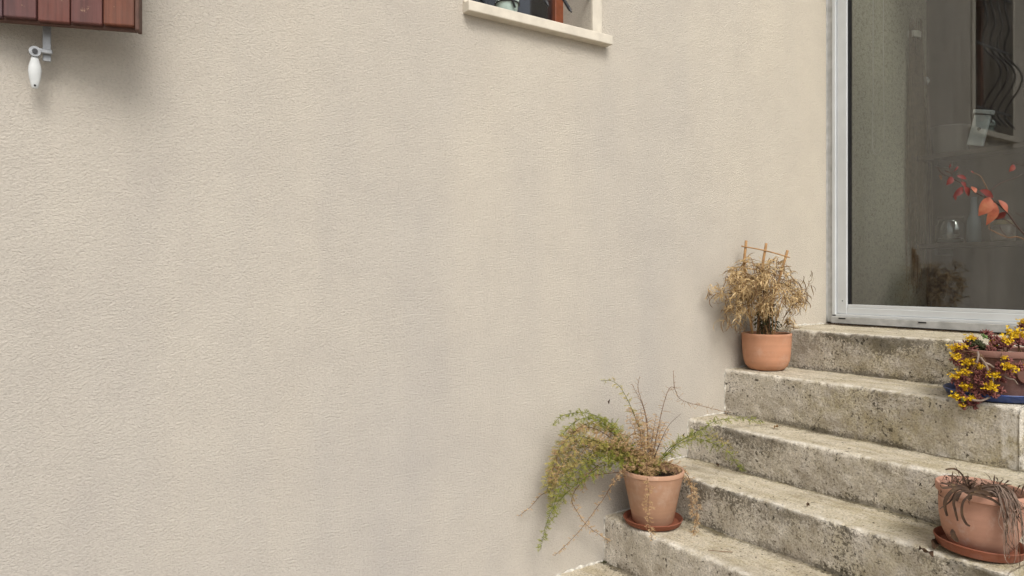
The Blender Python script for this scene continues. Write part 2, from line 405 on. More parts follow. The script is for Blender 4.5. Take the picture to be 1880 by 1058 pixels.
CORNER = 3.829           # where the glazed door meets the house wall
WX0, WX1, WZ0, WZ1 = 1.432, 2.048, 2.615, 3.72      # window opening
FAR = 4.957              # far wall of the veranda
def wall_with_hole(name, mat, x0, x1, z0, z1, y0, y1, hole, parent=None):
    m = MB(); hx0, hx1, hz0, hz1 = hole
    xs = [x0, hx0, hx1, x1]; zs = [z0, hz0, hz1, z1]
    for y, flip in ((y0, False), (y1, True)):
        vs = [(x, y, z) for z in zs for x in xs]; fs = []
        for j in range(3):
            for i in range(3):
                if i == 1 and j == 1: continue
                a = j * 4 + i; q = (a, a + 1, a + 5, a + 4); fs.append(q[::-1] if flip else q)
        m.add(vs, fs)
    m.add([(hx0, y0, hz0), (hx1, y0, hz0), (hx1, y0, hz1), (hx0, y0, hz1), (hx0, y1, hz0), (hx1, y1, hz0), (hx1, y1, hz1), (hx0, y1, hz1)],
          [(0, 4, 5, 1), (1, 5, 6, 2), (2, 6, 7, 3), (3, 7, 4, 0)])
    m.add([(x0, y0, z0), (x1, y0, z0), (x1, y0, z1), (x0, y0, z1), (x0, y1, z0), (x1, y1, z0), (x1, y1, z1), (x0, y1, z1)],
          [(0, 1, 5, 4), (3, 7, 6, 2), (0, 4, 7, 3), (1, 2, 6, 5)])
    return m.build(name, mat, parent, origin=(x0, 0, 0))
hw = wall_with_hole('house_wall', M['render'], -6, CORNER + 0.02, -0.02, 4.4, 0.0, 0.30, (WX0, WX1, WZ0, WZ1))
tag(hw, 'large beige roughcast house wall with grey rain streaks behind the stairs', 'wall')

# dim room behind the small window
rm = MB()
rx0, rx1, ry0, ry1, rz0, rz1 = 0.4, 3.4, 0.31, 3.0, 1.6, 4.2
rm.add([(rx0, ry0, rz0), (rx1, ry0, rz0), (rx1, ry1, rz0), (rx0, ry1, rz0), (rx0, ry0, rz1), (rx1, ry0, rz1), (rx1, ry1, rz1), (rx0, ry1, rz1)],
       [(0, 1, 2, 3), (7, 6, 5, 4), (1, 5, 6, 2), (2, 6, 7, 3), (0, 3, 7, 4)])
tag(rm.build('house_interior', M['dark_room']), kind='structure')

# ------------------------------------------------------------------ staircase
STEPS = [  # nosing x, tread z, outer end y
    (3.285, 1.285, -1.240),
    (2.928, 1.090, -1.300),
    (2.657, 0.868, -1.385),
    (2.386, 0.686, -1.475),
    (2.122, 0.500, -1.570),
    (1.850, 0.300, -1.660),
    (1.570, 0.110, -1.750)]
stairs = thing('concrete_staircase', (2.9, -0.7, 0), 'weathered concrete staircase climbing along the beige wall to the glazed door', 'staircase')
def nz(p, s, o=0.0): return noise.noise(Vector((p[0] * s + o, p[1] * s - o, p[2] * s + 2 * o)))
def make_step(i):
    x0, z1, yend = STEPS[i]
    xb = STEPS[i - 1][0] + 0.03 if i > 0 else CORNER + 0.30
    zlow = STEPS[i + 1][1] if i + 1 < len(STEPS) else 0.0
    rc = 0.013
    prof = [(x0, -0.02, 0, 1)]
    nr = max(2, int((z1 - zlow + 0.02) / 0.009))
    for k in range(nr + 1): prof.append((x0, zlow - 0.02 + (z1 - rc - zlow + 0.02) * k / nr, 0, 0))
    for k in range(1, 5):
        a = R(90) * k / 5
        prof.append((x0 + rc - rc * math.cos(a), z1 - rc + rc * math.sin(a), k / 5, 0))
    ntr = int((xb - x0 - rc) / 0.010)
    for k in range(ntr + 1): prof.append((x0 + rc + (xb - x0 - rc) * k / ntr, z1, 1, 0))
    ny = int(abs(yend) / 0.010)
    ys = [0.012 + (yend - 0.012) * k / ny for k in range(ny + 1)]
    V = []; at_m = []; at_d = []; at_e = []; at_t = []
    off = stairs.location
    for j, y in enumerate(ys):
        for (px, pz, tr, fixed) in prof:
            p = Vector((px, y, pz))
            dn = z1 - pz          # below the nosing
            db = px - x0          # behind the nosing
            near = math.exp(-((max(dn, 0) + max(db, 0)) / 0.022))
            disp = 0.0050 * nz(p, 5, i) + 0.0030 * nz(p, 20, i + 3) + 0.0026 * nz(p, 55, i + 5)
            chip = max(0.0, nz((0, y, 0), 17, i * 3.1) - 0.15) * 0.030 + max(0.0, nz((px, y, pz), 45, i * 1.7) - 0.25) * 0.014
            q = p.copy()
            if not fixed:
                q.x += disp * (1 - tr) * 0.8 + chip * near * 0.8
                q.z += disp * tr * 0.7 - chip * near * 0.7
                q.z += 0.003 * nz((0, y, 0), 3, i) * (1 if dn < 0.03 else 0)
            # the outer end is rounded off a little
            V.append(q - off)
            far = min(1.0, max(0.0, -y / 1.1))
            hh = (pz - zlow) / max(0.01, z1 - zlow)
            big = 0.5 + 0.9 * nz(p, 3.2, 11 + i)
            if tr < 0.5:
                moss = (0.20 + 0.55 * far) * (0.75 + 0.5 * big) * (1.5 if i < 2 else 0.8)
                clean = math.exp(-(-y) / 0.16)
                big2 = 0.5 + 1.1 * nz((px, y, 0), 1.7, 31 + 2.3 * i)
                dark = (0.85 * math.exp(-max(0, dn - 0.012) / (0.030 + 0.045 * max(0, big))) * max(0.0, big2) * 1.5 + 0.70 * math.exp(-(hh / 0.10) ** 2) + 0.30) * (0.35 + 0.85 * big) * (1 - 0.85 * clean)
                moss *= (1 - 0.8 * clean)
            else:
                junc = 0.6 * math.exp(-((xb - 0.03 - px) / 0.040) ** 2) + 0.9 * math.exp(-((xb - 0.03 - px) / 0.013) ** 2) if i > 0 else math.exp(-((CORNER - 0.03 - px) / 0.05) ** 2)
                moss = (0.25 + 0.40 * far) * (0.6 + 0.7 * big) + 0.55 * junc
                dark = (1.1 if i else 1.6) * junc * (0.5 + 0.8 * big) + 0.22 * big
            edge = math.exp(-((max(dn, 0) / 0.010) ** 2)) * math.exp(-((max(db, 0) - 0.008) / 0.020) ** 2)
            if i == 1 and j > ny - 6: edge = max(edge, 0.9)
            at_m.append(max(0, min(1.3, moss))); at_d.append(max(0, min(1.2, dark))); at_e.append(edge); at_t.append(tr)
    m = len(prof); F = []
    for j in range(len(ys) - 1):
        for k in range(m - 1):
            a = j * m + k; F.append((a, a + m, a + m + 1, a + 1))
    last = (len(ys) - 1) * m
    V.append(Vector((xb, yend, -0.02)) - off); at_m.append(0.4); at_d.append(0.3); at_e.append(0.0); at_t.append(0)
    F.append(tuple(last + k for k in range(m)) + (len(V) - 1,))
    me = bpy.data.meshes.new('step'); me.from_pydata([tuple(q) for q in V], [], F); me.update()
    for nm, dat in (('moss', at_m), ('dark', at_d), ('edge', at_e), ('tread', at_t)):
        a = me.attributes.new(nm, 'FLOAT', 'POINT'); a.data.foreach_set('value', dat)
    me.polygons.foreach_set('use_smooth', [True] * (len(F) - 1) + [False])
    me.materials.append(M['concrete'])
    o = bpy.data.objects.new('step', me); col.objects.link(o); o.parent = stairs
    return o
steps = [make_step(i) for i in range(len(STEPS))]
# whitish sealant where the steps meet the wall: one bead along the tread, one up the riser
def bead(pts, r0, seed, parent):
    b = MB(); P = spline(pts, 26); rad = []
    for k, p in enumerate(P):
        rad.append(r0 * (0.30 + 1.5 * abs(nz(p, 22, seed))) * (1.0 if 0 < k < len(P) - 1 else 0.4))
        p.y += 0.002 * nz(p, 40, seed + 2)
    b.tube(P, rad, 7); return b.build('sealant_bead', M['sealant'], parent, smooth=True)
for i, st in enumerate(steps):
    x0, z1, _e = STEPS[i]
    xb = STEPS[i - 1][0] if i > 0 else CORNER - 0.03
    bead([(x0 + 0.006, -0.001, z1 - 0.004), ((x0 + xb) / 2, -0.001, z1 + 0.002), (xb - 0.004, -0.001, z1 + 0.002)], 0.0075 if i != 5 else 0.011, i, st)
    zl = STEPS[i + 1][1] if i + 1 < len(STEPS) else 0
    bead([(x0 + 0.002, -0.001, zl + 0.004), (x0, -0.001, (zl + z1) / 2), (x0 + 0.003, -0.001, z1 - 0.006)], 0.0055, i + 20, st)

# dirt and crumbs caught under the door threshold
crumbs = MB(); crng = random.Random(21)
for k in range(420):
    yy = -0.02 - 1.15 * crng.random(); c_ = Vector((CORNER - 0.030 - abs(crng.gauss(0, 0.014)), yy, STEPS[0][1] + 0.001))
    r_ = crng.uniform(0.002, 0.007) * (1.5 if yy > -0.10 else 1.0)
    a_ = crng.uniform(0, 6.28); d_ = Vector((math.cos(a_), math.sin(a_), 0)); e_ = Vector((-d_.y, d_.x, 0))
    crumbs.add([c_ - d_ * r_, c_ + e_ * r_ * 0.6, c_ + d_ * r_, c_ - e_ * r_ * 0.6, c_ + Vector((0, 0, r_ * 0.8))], [(0, 1, 4), (1, 2, 4), (2, 3, 4), (3, 0, 4)])
crumbs.build('dirt_crumbs', simple('dirt', (0.060, 0.040, 0.026, 1), 0.95, 0.1, var=0.5, scale=80), stairs, kind='stuff')

# ------------------------------------------------------------------ window with sill
win = thing('window', (WX0, 0, WZ0), 'small window with reddish wood frame and cream sill high on the wall', 'window')
s = MB(); s.box((1.402, -0.045, 2.572), (2.135, 0.19, 2.613), 0.004)
sl = s.build('sill', M['cream'], win); tag(sl, 'cream stone window sill')
# painted surround strips, slightly proud of the render
for (lo, hi) in (((WX1 + 0.001, -0.010, 2.614), (WX1 + 0.055, 0.02, WZ1 + 0.05)), ((WX0 - 0.030, -0.010, 2.614), (WX0 - 0.001, 0.02, WZ1 + 0.05)), ((WX0, -0.010, WZ1 + 0.001), (WX1, 0.02, WZ1 + 0.05))):
    b = MB(); b.box(lo, hi, 0.003); b.build('surround', M['cream'], win)
yf = 0.196
fw = 0.045
fr = MB()
for (lo, hi) in (((WX1 - fw, yf, WZ0 - 0.01), (WX1 + 0.004, yf + 0.06, WZ1)), ((WX0 - 0.004, yf, WZ0 - 0.01), (WX0 + fw, yf + 0.06, WZ1)), ((WX0 + fw, yf + 0.002, WZ1 - fw), (WX1 - fw, yf + 0.058, WZ1))):
    b = MB(); b.box(lo, hi, 0.004); b.build('frame', M['winwood'], win)
b = MB(); b.box((WX0 + fw, yf + 0.006, WZ0 - 0.005), (WX1 - fw, yf + 0.05, WZ0 + 0.075), 0.004); b.build('bottom_rail', simple('rail_grey', (0.14, 0.14, 0.15, 1), 0.5, 0.4), win)
b = MB(); b.box((WX0 + fw - 0.003, yf + 0.022, WZ0 + 0.07), (WX1 - fw + 0.003, yf + 0.030, WZ1 - fw + 0.003)); b.build('pane', M['win_glass'], win)

# wrought iron grille with a belly
gr = thing('window_grille', (1.74, -0.05, 2.66), 'black wrought iron grille with bellied bars in front of the small window', 'grille')
def bar_path(x):
    prof = [(-0.115, 2.660), (-0.085, 2.700), (-0.055, 2.745), (-0.045, 2.79), (-0.075, 2.86), (-0.135, 2.95), (-0.160, 3.03), (-0.135, 3.11), (-0.075, 3.19), (-0.045, 3.26), (-0.05, 3.34), (-0.075, 3.42), (-0.06, 3.52), (-0.045, 3.60), (-0.045, 3.70)]
    return spline([(x + 0.25 * (-(0.045 + y)) * 0, y + 0.055, z) for y, z in prof], 6)
for k, x in enumerate((1.53, 1.65, 1.77, 1.89)):
    b = MB(); p = bar_path(x); b.tube(p, [0.0035 if i < 2 else 0.0075 for i in range(len(p))], 8); b.build('bar', M['iron'], gr, smooth=True)
for z in (2.785, 3.25, 3.65):
    b = MB(); b.box((WX0 - 0.012, 0.001, z - 0.009), (WX1 + 0.012, 0.013, z + 0.009), 0.002); b.build('crossbar', M['iron'], gr)

# glass pot on the sill with a wire round it
JX, JY = 1.658, 0.075
jar = thing('glass_votive_jar', (JX, JY, 2.613), 'pale green glass jar with a dark wire band on the window sill', 'jar')
b = MB(); b.lathe([(0.0, 0.0), (0.030, 0.0), (0.036, 0.006), (0.040, 0.03), (0.047, 0.07), (0.056, 0.115), (0.053, 0.115), (0.043, 0.07), (0.036, 0.03), (0.0, 0.012)], (JX, JY, 2.6135), 28)
b.build('glass', simple('milky_green_glass', (0.42, 0.52, 0.47, 1), 0.12, 0.6, var=0.25, scale=25), jar, smooth=True)
b = MB(); b.tube([(JX + 0.050 * math.cos(a), JY + 0.050 * math.sin(a), 2.613 + 0.072) for a in [2 * math.pi * k / 24 for k in range(25)]], 0.0032, 6)
b.build('wire', M['iron'], jar, smooth=True)
b = MB(); b.tube(spline([(JX - 0.045, JY - 0.025, 2.613 + 0.16), (JX - 0.02, JY - 0.052, 2.613 + 0.09), (JX + 0.006, JY - 0.050, 2.613 + 0.045)], 6), 0.0045, 6); b.build('handle', M['iron'], jar, smooth=True)

# ------------------------------------------------------------------ shutter and its stay
SH_A = R(20.0); SH_END = on_y(261, 62, -0.172)
sdir = Vector((math.cos(SH_A), -math.sin(SH_A), 0)); snrm = Vector((-math.sin(SH_A), -math.cos(SH_A), 0))   # along, outward
SH_W = 0.484; SH_H = 1.15; SZ = SH_END.z
hinge = SH_END - sdir * SH_W
smat = Matrix((sdir, snrm, Vector((0, 0, 1)))).transposed()
sh = thing('wooden_shutter', (hinge.x, hinge.y, SZ), 'half open shutter of faded red-brown planks', 'shutter')
def shbox(name, lo, hi, bev, mat):
    b = MB(); b.box(lo, hi, bev, smat, Vector((hinge.x, hinge.y, SZ))); return b.build(name, mat, sh)
edge_w = 0.011; np_ = 6; pw = (SH_W - edge_w) / np_
for k in range(np_):
    shbox('plank', (k * pw + 0.0014, 0.004 + 0.0015 * (k % 2), 0.004 + 0.002 * ((k * 7) % 3)), ((k + 1) * pw - 0.0014, 0.032 + 0.001 * (k % 3), SH_H), 0.0035, M['plank'][k])
shbox('backing_board', (0.001, 0.0, 0.0), (SH_W - edge_w - 0.001, 0.0175, SH_H - 0.002), 0.001, M['shutter_edge'])
shbox('edge_strip', (SH_W - edge_w, -0.004, -0.002), (SH_W, 0.034, SH_H), 0.003, M['shutter_edge'])
for z in (0.16, 0.92): shbox('batten', (0.03, -0.026, z), (SH_W - 0.04, -0.0005, z + 0.09), 0.004, M['shutter_edge'])
for z in (0.18, 0.94):
    b = MB(); b.tube([(hinge.x, hinge.y, SZ + z), (hinge.x, hinge.y + 0.02, SZ + z), (hinge.x - 0.01, 0.02, SZ + z)], 0.008, 8); b.build('hinge', M['iron'], sh, smooth=True)

sy = -0.055
hp = on_y(64, 96, sy); bp = on_y(86, 98, sy + 0.012)
stay = thing('shutter_stay', (bp.x, 0, bp.z), 'shutter stay with white drop-shaped handle below the wooden shutter', 'shutter stay')
b = MB(); b.box((bp.x - 0.010, -0.050, bp.z - 0.024), (bp.x + 0.010, -0.044, bp.z + 0.075), 0.002); b.build('bracket', M['metal'], stay)
b = MB(); b.tube([(bp.x - 0.002, 0.02, bp.z + 0.01), (bp.x - 0.002, -0.045, bp.z + 0.01)], 0.008, 10); b.build('wall_pin', M['metal'], stay, smooth=True)
b = MB(); b.box((hp.x - 0.002, -0.062, bp.z - 0.006), (bp.x + 0.013, -0.0515, bp.z + 0.007), 0.003)
b.tube([(hp.x, -0.066, hp.z), (hp.x, -0.050, hp.z)], 0.014, 16); b.build('arm', M['metal'], stay)
b = MB(); b.tube([(hp.x, -0.0705, hp.z), (hp.x, -0.0662, hp.z)], 0.0065, 10); b.build('pivot_bolt', M['iron'], stay)
b = MB()
prof = [(0.008, 0.0), (0.009, -0.006), (0.0145, -0.026), (0.0158, -0.038), (0.0142, -0.054), (0.0105, -0.074), (0.0078, -0.084), (0.0045, -0.087)]
b.lathe([(r, z) for r, z in prof[::-1]], (hp.x, -0.058, hp.z - 0.013), 20)
for q in b.v: q.y = -0.058 + (q.y + 0.058) * 0.55
b.build('handle', M['whiteplastic'], stay, smooth=True)
b = MB(); b.tube([(hp.x, -0.0645, hp.z - 0.092), (hp.x, -0.0605, hp.z - 0.092)], 0.0028, 8); b.build('handle_hole', M['rubber'], stay)

# ------------------------------------------------------------------ sliding door and veranda
YE = -1.46; LZ = 1.285; DTOP = 3.46
X = CORNER
door = thing('sliding_door', (X, -0.7, LZ), 'white aluminium framed sliding glass door at the head of the stairs', 'door')
def dbox(name, lo, hi, bev, mat): b = MB(); b.box(lo, hi, bev); return b.build(name, mat, door)
y1 = -0.033
dbox('frame_jamb', (X - 0.012, -0.036, LZ + 0.012), (X + 0.10, 0.012, DTOP), 0.003, M['alu_dirty'])
dbox('frame_jamb', (X - 0.020, -0.058, LZ + 0.055), (X + 0.09, -0.0365, DTOP), 0.003, M['alu'])
dbox('sash_stile', (X - 0.008, -0.118, LZ + 0.062), (X + 0.05, -0.0595, DTOP), 0.003, M['alu'])
dbox('gasket', (X + 0.004, -0.129, LZ + 0.115), (X + 0.03, -0.1182, DTOP), 0.0, M['rubber'])
dbox('threshold', (X - 0.030, YE + 0.03, LZ + 0.008), (X + 0.10, -0.0365, LZ + 0.048), 0.003, M['alu_dirty'])
dbox('bottom_track', (X - 0.022, YE + 0.03, LZ + 0.0485), (X + 0.09, -0.0600, LZ + 0.061), 0.002, M['alu'])
dbox('bottom_rail', (X - 0.006, YE + 0.03, LZ + 0.0615), (X + 0.05, -0.1185, LZ + 0.098), 0.003, M['alu'])
dbox('bottom_rail_bead', (X - 0.002, YE + 0.03, LZ + 0.0985), (X + 0.045, -0.1185, LZ + 0.116), 0.002, M['alu'])
dbox('glass_pane', (X + 0.012, YE + 0.05, LZ + 0.112), (X + 0.018, -0.119, DTOP), 0.0, M['door_glass'])
dbox('head_rail', (X - 0.02, YE + 0.03, DTOP + 0.0005), (X + 0.10, -0.0005, DTOP + 0.10), 0.003, M['alu'])
dbox('sash_stile', (X - 0.008, YE - 0.01, LZ + 0.062), (X + 0.05, YE + 0.049, DTOP), 0.003, M['alu'])
for yy in (-0.085, -0.52): dbox('drain_slot', (X - 0.0325, yy - 0.040, LZ + 0.034), (X - 0.029, yy, LZ + 0.040), 0.0, M['rubber'])
b = MB(); b.tube([(X - 0.0105, -0.094, LZ + 0.135), (X - 0.0075, -0.094, LZ + 0.135)], 0.003, 8); b.build('screw', M['rubber'], door)

b = MB(); P_ = spline([(X - 0.014, -0.001, LZ + 0.01), (X - 0.013, -0.001, 2.0), (X - 0.014, -0.001, 2.8), (X - 0.013, -0.001, DTOP)], 14); b.tube(P_, [0.004 + 0.003 * abs(nz(p, 12)) for p in P_], 6); b.build('sealant_bead', M['alu_dirty'], door, smooth=True)
ver = thing('veranda', (X + 0.6, -0.7, 0), 'dim veranda room seen through the sliding glass door', 'veranda')
def vbox(name, lo, hi, mat, bev=0.0): b = MB(); b.box(lo, hi, bev); return b.build(name, mat, ver)
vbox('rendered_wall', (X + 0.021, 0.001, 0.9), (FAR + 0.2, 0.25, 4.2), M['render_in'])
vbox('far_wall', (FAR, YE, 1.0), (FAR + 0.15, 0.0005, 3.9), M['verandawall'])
vbox('floor', (X + 0.105, YE, 1.15), (FAR - 0.001, -0.001, LZ + 0.02), M['shelfwood'])
vbox('ceiling', (X + 0.66, YE - 0.15, 3.60), (FAR + 0.20, 0.0, 3.70), M['verandawall'])  # unseen; kept to the far part so light on the wall falls off
vbox('added_roof_pane', (X - 0.10, YE - 0.15, 3.62), (X + 0.659, 0.0, 3.63), M['side_glass'])  # unseen glass strip added to brighten the rendered wall below
for yy in (-0.03, -0.75, -1.45): vbox('added_roof_beam', (X - 0.10, yy - 0.025, 3.631), (X + 0.659, yy + 0.025, 3.70), M['alu'], 0.003)  # unseen beams over the added glass strip
vbox('fascia', (X - 0.02, YE - 0.05, DTOP + 0.101), (X + 0.10, -0.001, 3.599), M['alu'])
vbox('base_wall', (X - 0.015, YE - 0.10, -0.02), (FAR + 0.149, YE - 0.012, 2.15), M['render'])
vbox('plinth', (X - 0.008, YE - 0.0115, -0.02), (FAR - 0.002, -1.235, LZ + 0.006), M['render'])
for k in range(4):
    xx = X + 0.03 + k * (FAR - X - 0.0) / 3
    vbox('side_post', (xx - 0.03, YE - 0.08, 2.151), (xx + 0.03, YE - 0.02, 3.599), M['alu'], 0.003)
for k in range(3):
    xa = X + 0.03 + k * (FAR - X) / 3
    vbox('side_pane', (xa + 0.031, YE - 0.053, 2.152), (xa + (FAR - X) / 3 - 0.031, YE - 0.047, 3.598), M['side_glass'])

# shelves on the far wall with jars
SX = FAR - 0.22
def shelf(u, v, label):
    z = on_x(u, v, SX).z
    t = thing('wall_shelf', (FAR, -0.6, z), label, 'shelf')
    b = MB(); b.box((SX, YE + 0.05, z - 0.028), (FAR - 0.001, -0.03, z), 0.003); b.build('board', M['shelfwood'], t)
    for yy in (-0.15, -0.75, -1.3):
        b = MB(); b.box((SX + 0.03, yy - 0.012, z - 0.07), (FAR - 0.001, yy + 0.012, z - 0.0285), 0.002); b.build('bracket', M['iron'], t)
    return z
zA = shelf(1709, 284, 'upper wooden shelf behind the glass, below the enamel pot')
zB = shelf(1750, 446, 'lower wooden shelf behind the glass, carrying glass jars')
def lathe_thing(name, u, z, r, prof, mat, label, cat, lid=None, x=None):
    p = on_x(u, 300, x or (SX + 0.10)); c = Vector((p.x, p.y, z + 0.001))
    t = thing(name, c, label, cat)
    b = MB(); b.lathe([(q * r, h) for q, h in prof], c, 28); b.build('body', mat, t, smooth=True)
    if lid:
        b = MB(); b.lathe([(0.0, lid[0] - 0.0), (lid[1] * r, lid[0]), (lid[1] * r, lid[0] + lid[2]), (0.0, lid[0] + lid[2] + 0.004)], c, 24); b.build('lid', lid[3], t)
    return t, c
jprof = [(0.0, 0.0), (0.85, 0.0), (1.0, 0.02), (1.0, 0.11), (0.82, 0.135), (0.80, 0.15), (0.76, 0.15), (0.78, 0.132), (0.95, 0.108), (0.95, 0.022), (0.0, 0.008)]
t, c = lathe_thing('glass_jar', 1745, zB, 0.085, jprof, M['jar_glass'], 'wide round glass jar with cork lid on the lower shelf', 'jar', (0.151, 0.84, 0.02, M['shelfwood']))
b = MB(); b.lathe([(0.0, 0.01), (0.90 * 0.08, 0.012), (0.9 * 0.08, 0.045), (0.03, 0.060), (0.0, 0.055)], c, 20); b.build('contents', M['whiteplastic'], t, smooth=True)
lathe_thing('glass_bottle', 1788, zB, 0.040, [(0, 0), (0.9, 0), (1, 0.01), (1, 0.13), (0.55, 0.19), (0.45, 0.27), (0.5, 0.28), (0.0, 0.281)], simple('blue_grey_bottle', (0.10, 0.13, 0.15, 1), 0.15, 0.6), 'slim pale blue bottle between the jars on the lower shelf', 'bottle')
lathe_thing('lidded_jar', 1842, zB, 0.062, [(0, 0), (0.92, 0), (1, 0.015), (1, 0.085), (0.8, 0.10), (0, 0.1005)], simple('pale_jar', (0.17, 0.135, 0.115, 1), 0.3, 0.5, var=0.2), 'squat jar with straw-yellow lid on the lower shelf', 'jar', (0.101, 0.85, 0.025, simple('yellow_lid', (0.24, 0.18, 0.07, 1), 0.5, 0.4)))
lathe_thing('enamel_pot', 1745, zA, 0.105, [(0, 0), (0.86, 0), (0.9, 0.01), (1.0, 0.16), (1.04, 0.163), (1.04, 0.17), (0.97, 0.17), (0.88, 0.02), (0, 0.015)], simple('grey_enamel', (0.13, 0.12, 0.11, 1), 0.35, 0.5), 'grey enamel pot on the upper shelf', 'pot')
gp = on_x(1790, 268, SX + 0.05)
t = thing('leaning_plate', gp, 'white plate with a small dark knob leaning at the edge of the upper shelf', 'plate')
rm_ = Matrix.Rotation(R(14), 3, 'X')
b = MB(); b.box((-0.012, -0.045, 0.002), (0.012, 0.045, 0.185), 0.004, rm_, gp); b.build('plate', M['whiteplastic'], t)
b = MB(); b.box((-0.018, -0.055, 0.19), (0.018, 0.055, 0.215), 0.004, rm_, gp); b.build('grip', M['whiteplastic'], t)
b = MB(); b.tube([gp + rm_ @ Vector((-0.0125, -0.005, 0.10)), gp + rm_ @ Vector((-0.020, -0.005, 0.10))], 0.009, 10); b.build('knob', M['rubber'], t, smooth=True)
b = MB(); p = on_x(1695, 150, FAR - 0.03); b.lathe([(0.0, -0.028), (0.03, -0.024), (0.042, 0.0), (0.03, 0.024), (0.0, 0.028)], (0, 0, 0), 18)
for q in b.v: q.x *= 0.6; q += p - Vector((0.0, 0.0, 0.0)); 
for i_, q in enumerate(b.v): b.v[i_] = Vector((q.x, q.y, q.z))
t = thing('wall_fitting', p, 'small white oval object on the wall inside the veranda', 'fitting')  # plain white oval on a short arm
b.build('oval_body', M['whiteplastic'], t, smooth=True)
b = MB(); b.box((p.x + 0.01, p.y - 0.012, p.z - 0.012), (FAR - 0.0005, p.y + 0.012, p.z + 0.012), 0.002); b.build('arm', M['whiteplastic'], t)

# tall bundle of dried grass hanging in the far corner
hb = on_x(1672, 60, FAR - 0.16)
t = thing('dried_grass_bundle', (hb.x, hb.y, 2.0), 'tall bundle of dried grass hanging behind the door glass', 'dried grass')
b = MB()
for k in range(210):
    a = random.uniform(-1, 1); dx = random.uniform(-0.10, 0.06)
    top = Vector((hb.x + dx, min(-0.02, hb.y + 0.05 * a), 3.0 + random.uniform(-0.1, 0.25)))
    bot = Vector((hb.x + dx * 1.3, min(-0.012, hb.y + 0.012 + 0.10 * a - 0.03), random.uniform(1.45, 2.4)))
    mid = (top + bot) / 2 + Vector((random.uniform(-.02, .02), random.uniform(-.03, .01), 0))
    b.tube(spline([top, mid, bot], 5), 0.0014, 3, False)
b.build('strands', simple('dried_grass', (0.20, 0.15, 0.10, 1), 0.8, 0.2, var=0.35, scale=40), t, kind='stuff')
b = MB(); b.tube([(hb.x - 0.02, hb.y, 3.10), (hb.x - 0.02, hb.y, 3.14)], 0.07, 14); b.build('string_tie', M['cord'], t)

# chain of the blind, hanging just inside the glass
cx = X + 0.11
pa = on_x(1603, 0, cx); pb = on_x(1622, 0, cx); zb = on_x(1612, 284, cx).z
t = thing('blind_cord', (cx, (pa.y + pb.y) / 2, zb), 'pale looped pull cord hanging inside the door glass', 'cord')
loop = [(cx, pa.y, 3.45), (cx, pa.y, 2.7), (cx, pa.y + 0.004, zb + 0.10), (cx, pa.y - 0.003, zb + 0.02), (cx, (pa.y + pb.y) / 2, zb), (cx, pb.y + 0.003, zb + 0.02), (cx, pb.y - 0.004, zb + 0.10), (cx, pb.y, 2.7), (cx, pb.y, 3.45)]
b = MB(); b.tube(spline(loop, 10), 0.0024, 6); b.build('loop', M['cord'], t, smooth=True)
for k in range(9):
    b = MB(); z = 2.78 + k * 0.045; b.lathe([(0.0, -0.009), (0.0032, -0.006), (0.0036, 0.0), (0.0032, 0.006), (0.0, 0.009)], (cx, pa.y, z), 8); b.build('bead', M['cord'], t, smooth=True)

# ------------------------------------------------------------------ pots
def saucer(name, c, r, h, mat, label, tilt=None):
    b = MB(); b.lathe([(0.0, 0.0), (r * 0.86, 0.0), (r * 0.92, 0.004), (r, h), (r * 0.985, h + 0.003), (r * 0.955, h), (r * 0.87, 0.009), (0.0, 0.008)], c, 48, tilt)
    o = b.build(name, mat, origin=c, smooth=True); smooth_by_angle(o, 40); return tag(o, label, 'saucer')

def soil_disc(c, r, z, parent, bumpy=0.008):
    b = MB(); n = 26; vs = [Vector((c[0], c[1], z))]; fs = []; rings = 7
    for i in range(1, rings + 1):
        for k in range(n):
            a = 2 * math.pi * k / n; rr = r * i / rings
            p = Vector((c[0] + rr * math.cos(a), c[1] + rr * math.sin(a), z)); p.z += bumpy * nz(p, 35) + 0.006 * (1 - i / rings); vs.append(p)
    for k in range(n): fs.append((0, 1 + k, 1 + (k + 1) % n))
    for i in range(rings - 1):
        for k in range(n):
            a = 1 + i * n + k; a2 = 1 + i * n + (k + 1) % n; fs.append((a, a + n, a2 + n, a2))
    b.add(vs, fs); return b.build('soil', M['soil'], parent)

# --- bamboo pot
BC = Vector((3.092, -0.128, STEPS[1][1] + 0.002))
bam = thing('potted_bamboo', BC, 'withered straw-coloured bamboo in a smooth orange terracotta pot', 'potted plant')
b = MB(); BH = 0.182
b.lathe([(0.0, 0.0), (0.074, 0.0), (0.086, 0.005), (0.101, 0.022), (0.111, 0.050), (0.1155, 0.085), (0.118, 0.13), (0.1195, 0.168), (0.1205, 0.170), (0.121, BH - 0.002), (0.119, BH), (0.112, BH), (0.110, BH - 0.006), (0.108, 0.10), (0.0, 0.09)], BC, 56)
o = b.build('pot', M['terra_new'], bam, smooth=True); smooth_by_angle(o, 50)
soil_disc(BC, 0.110, BC.z + BH - 0.022, bam)
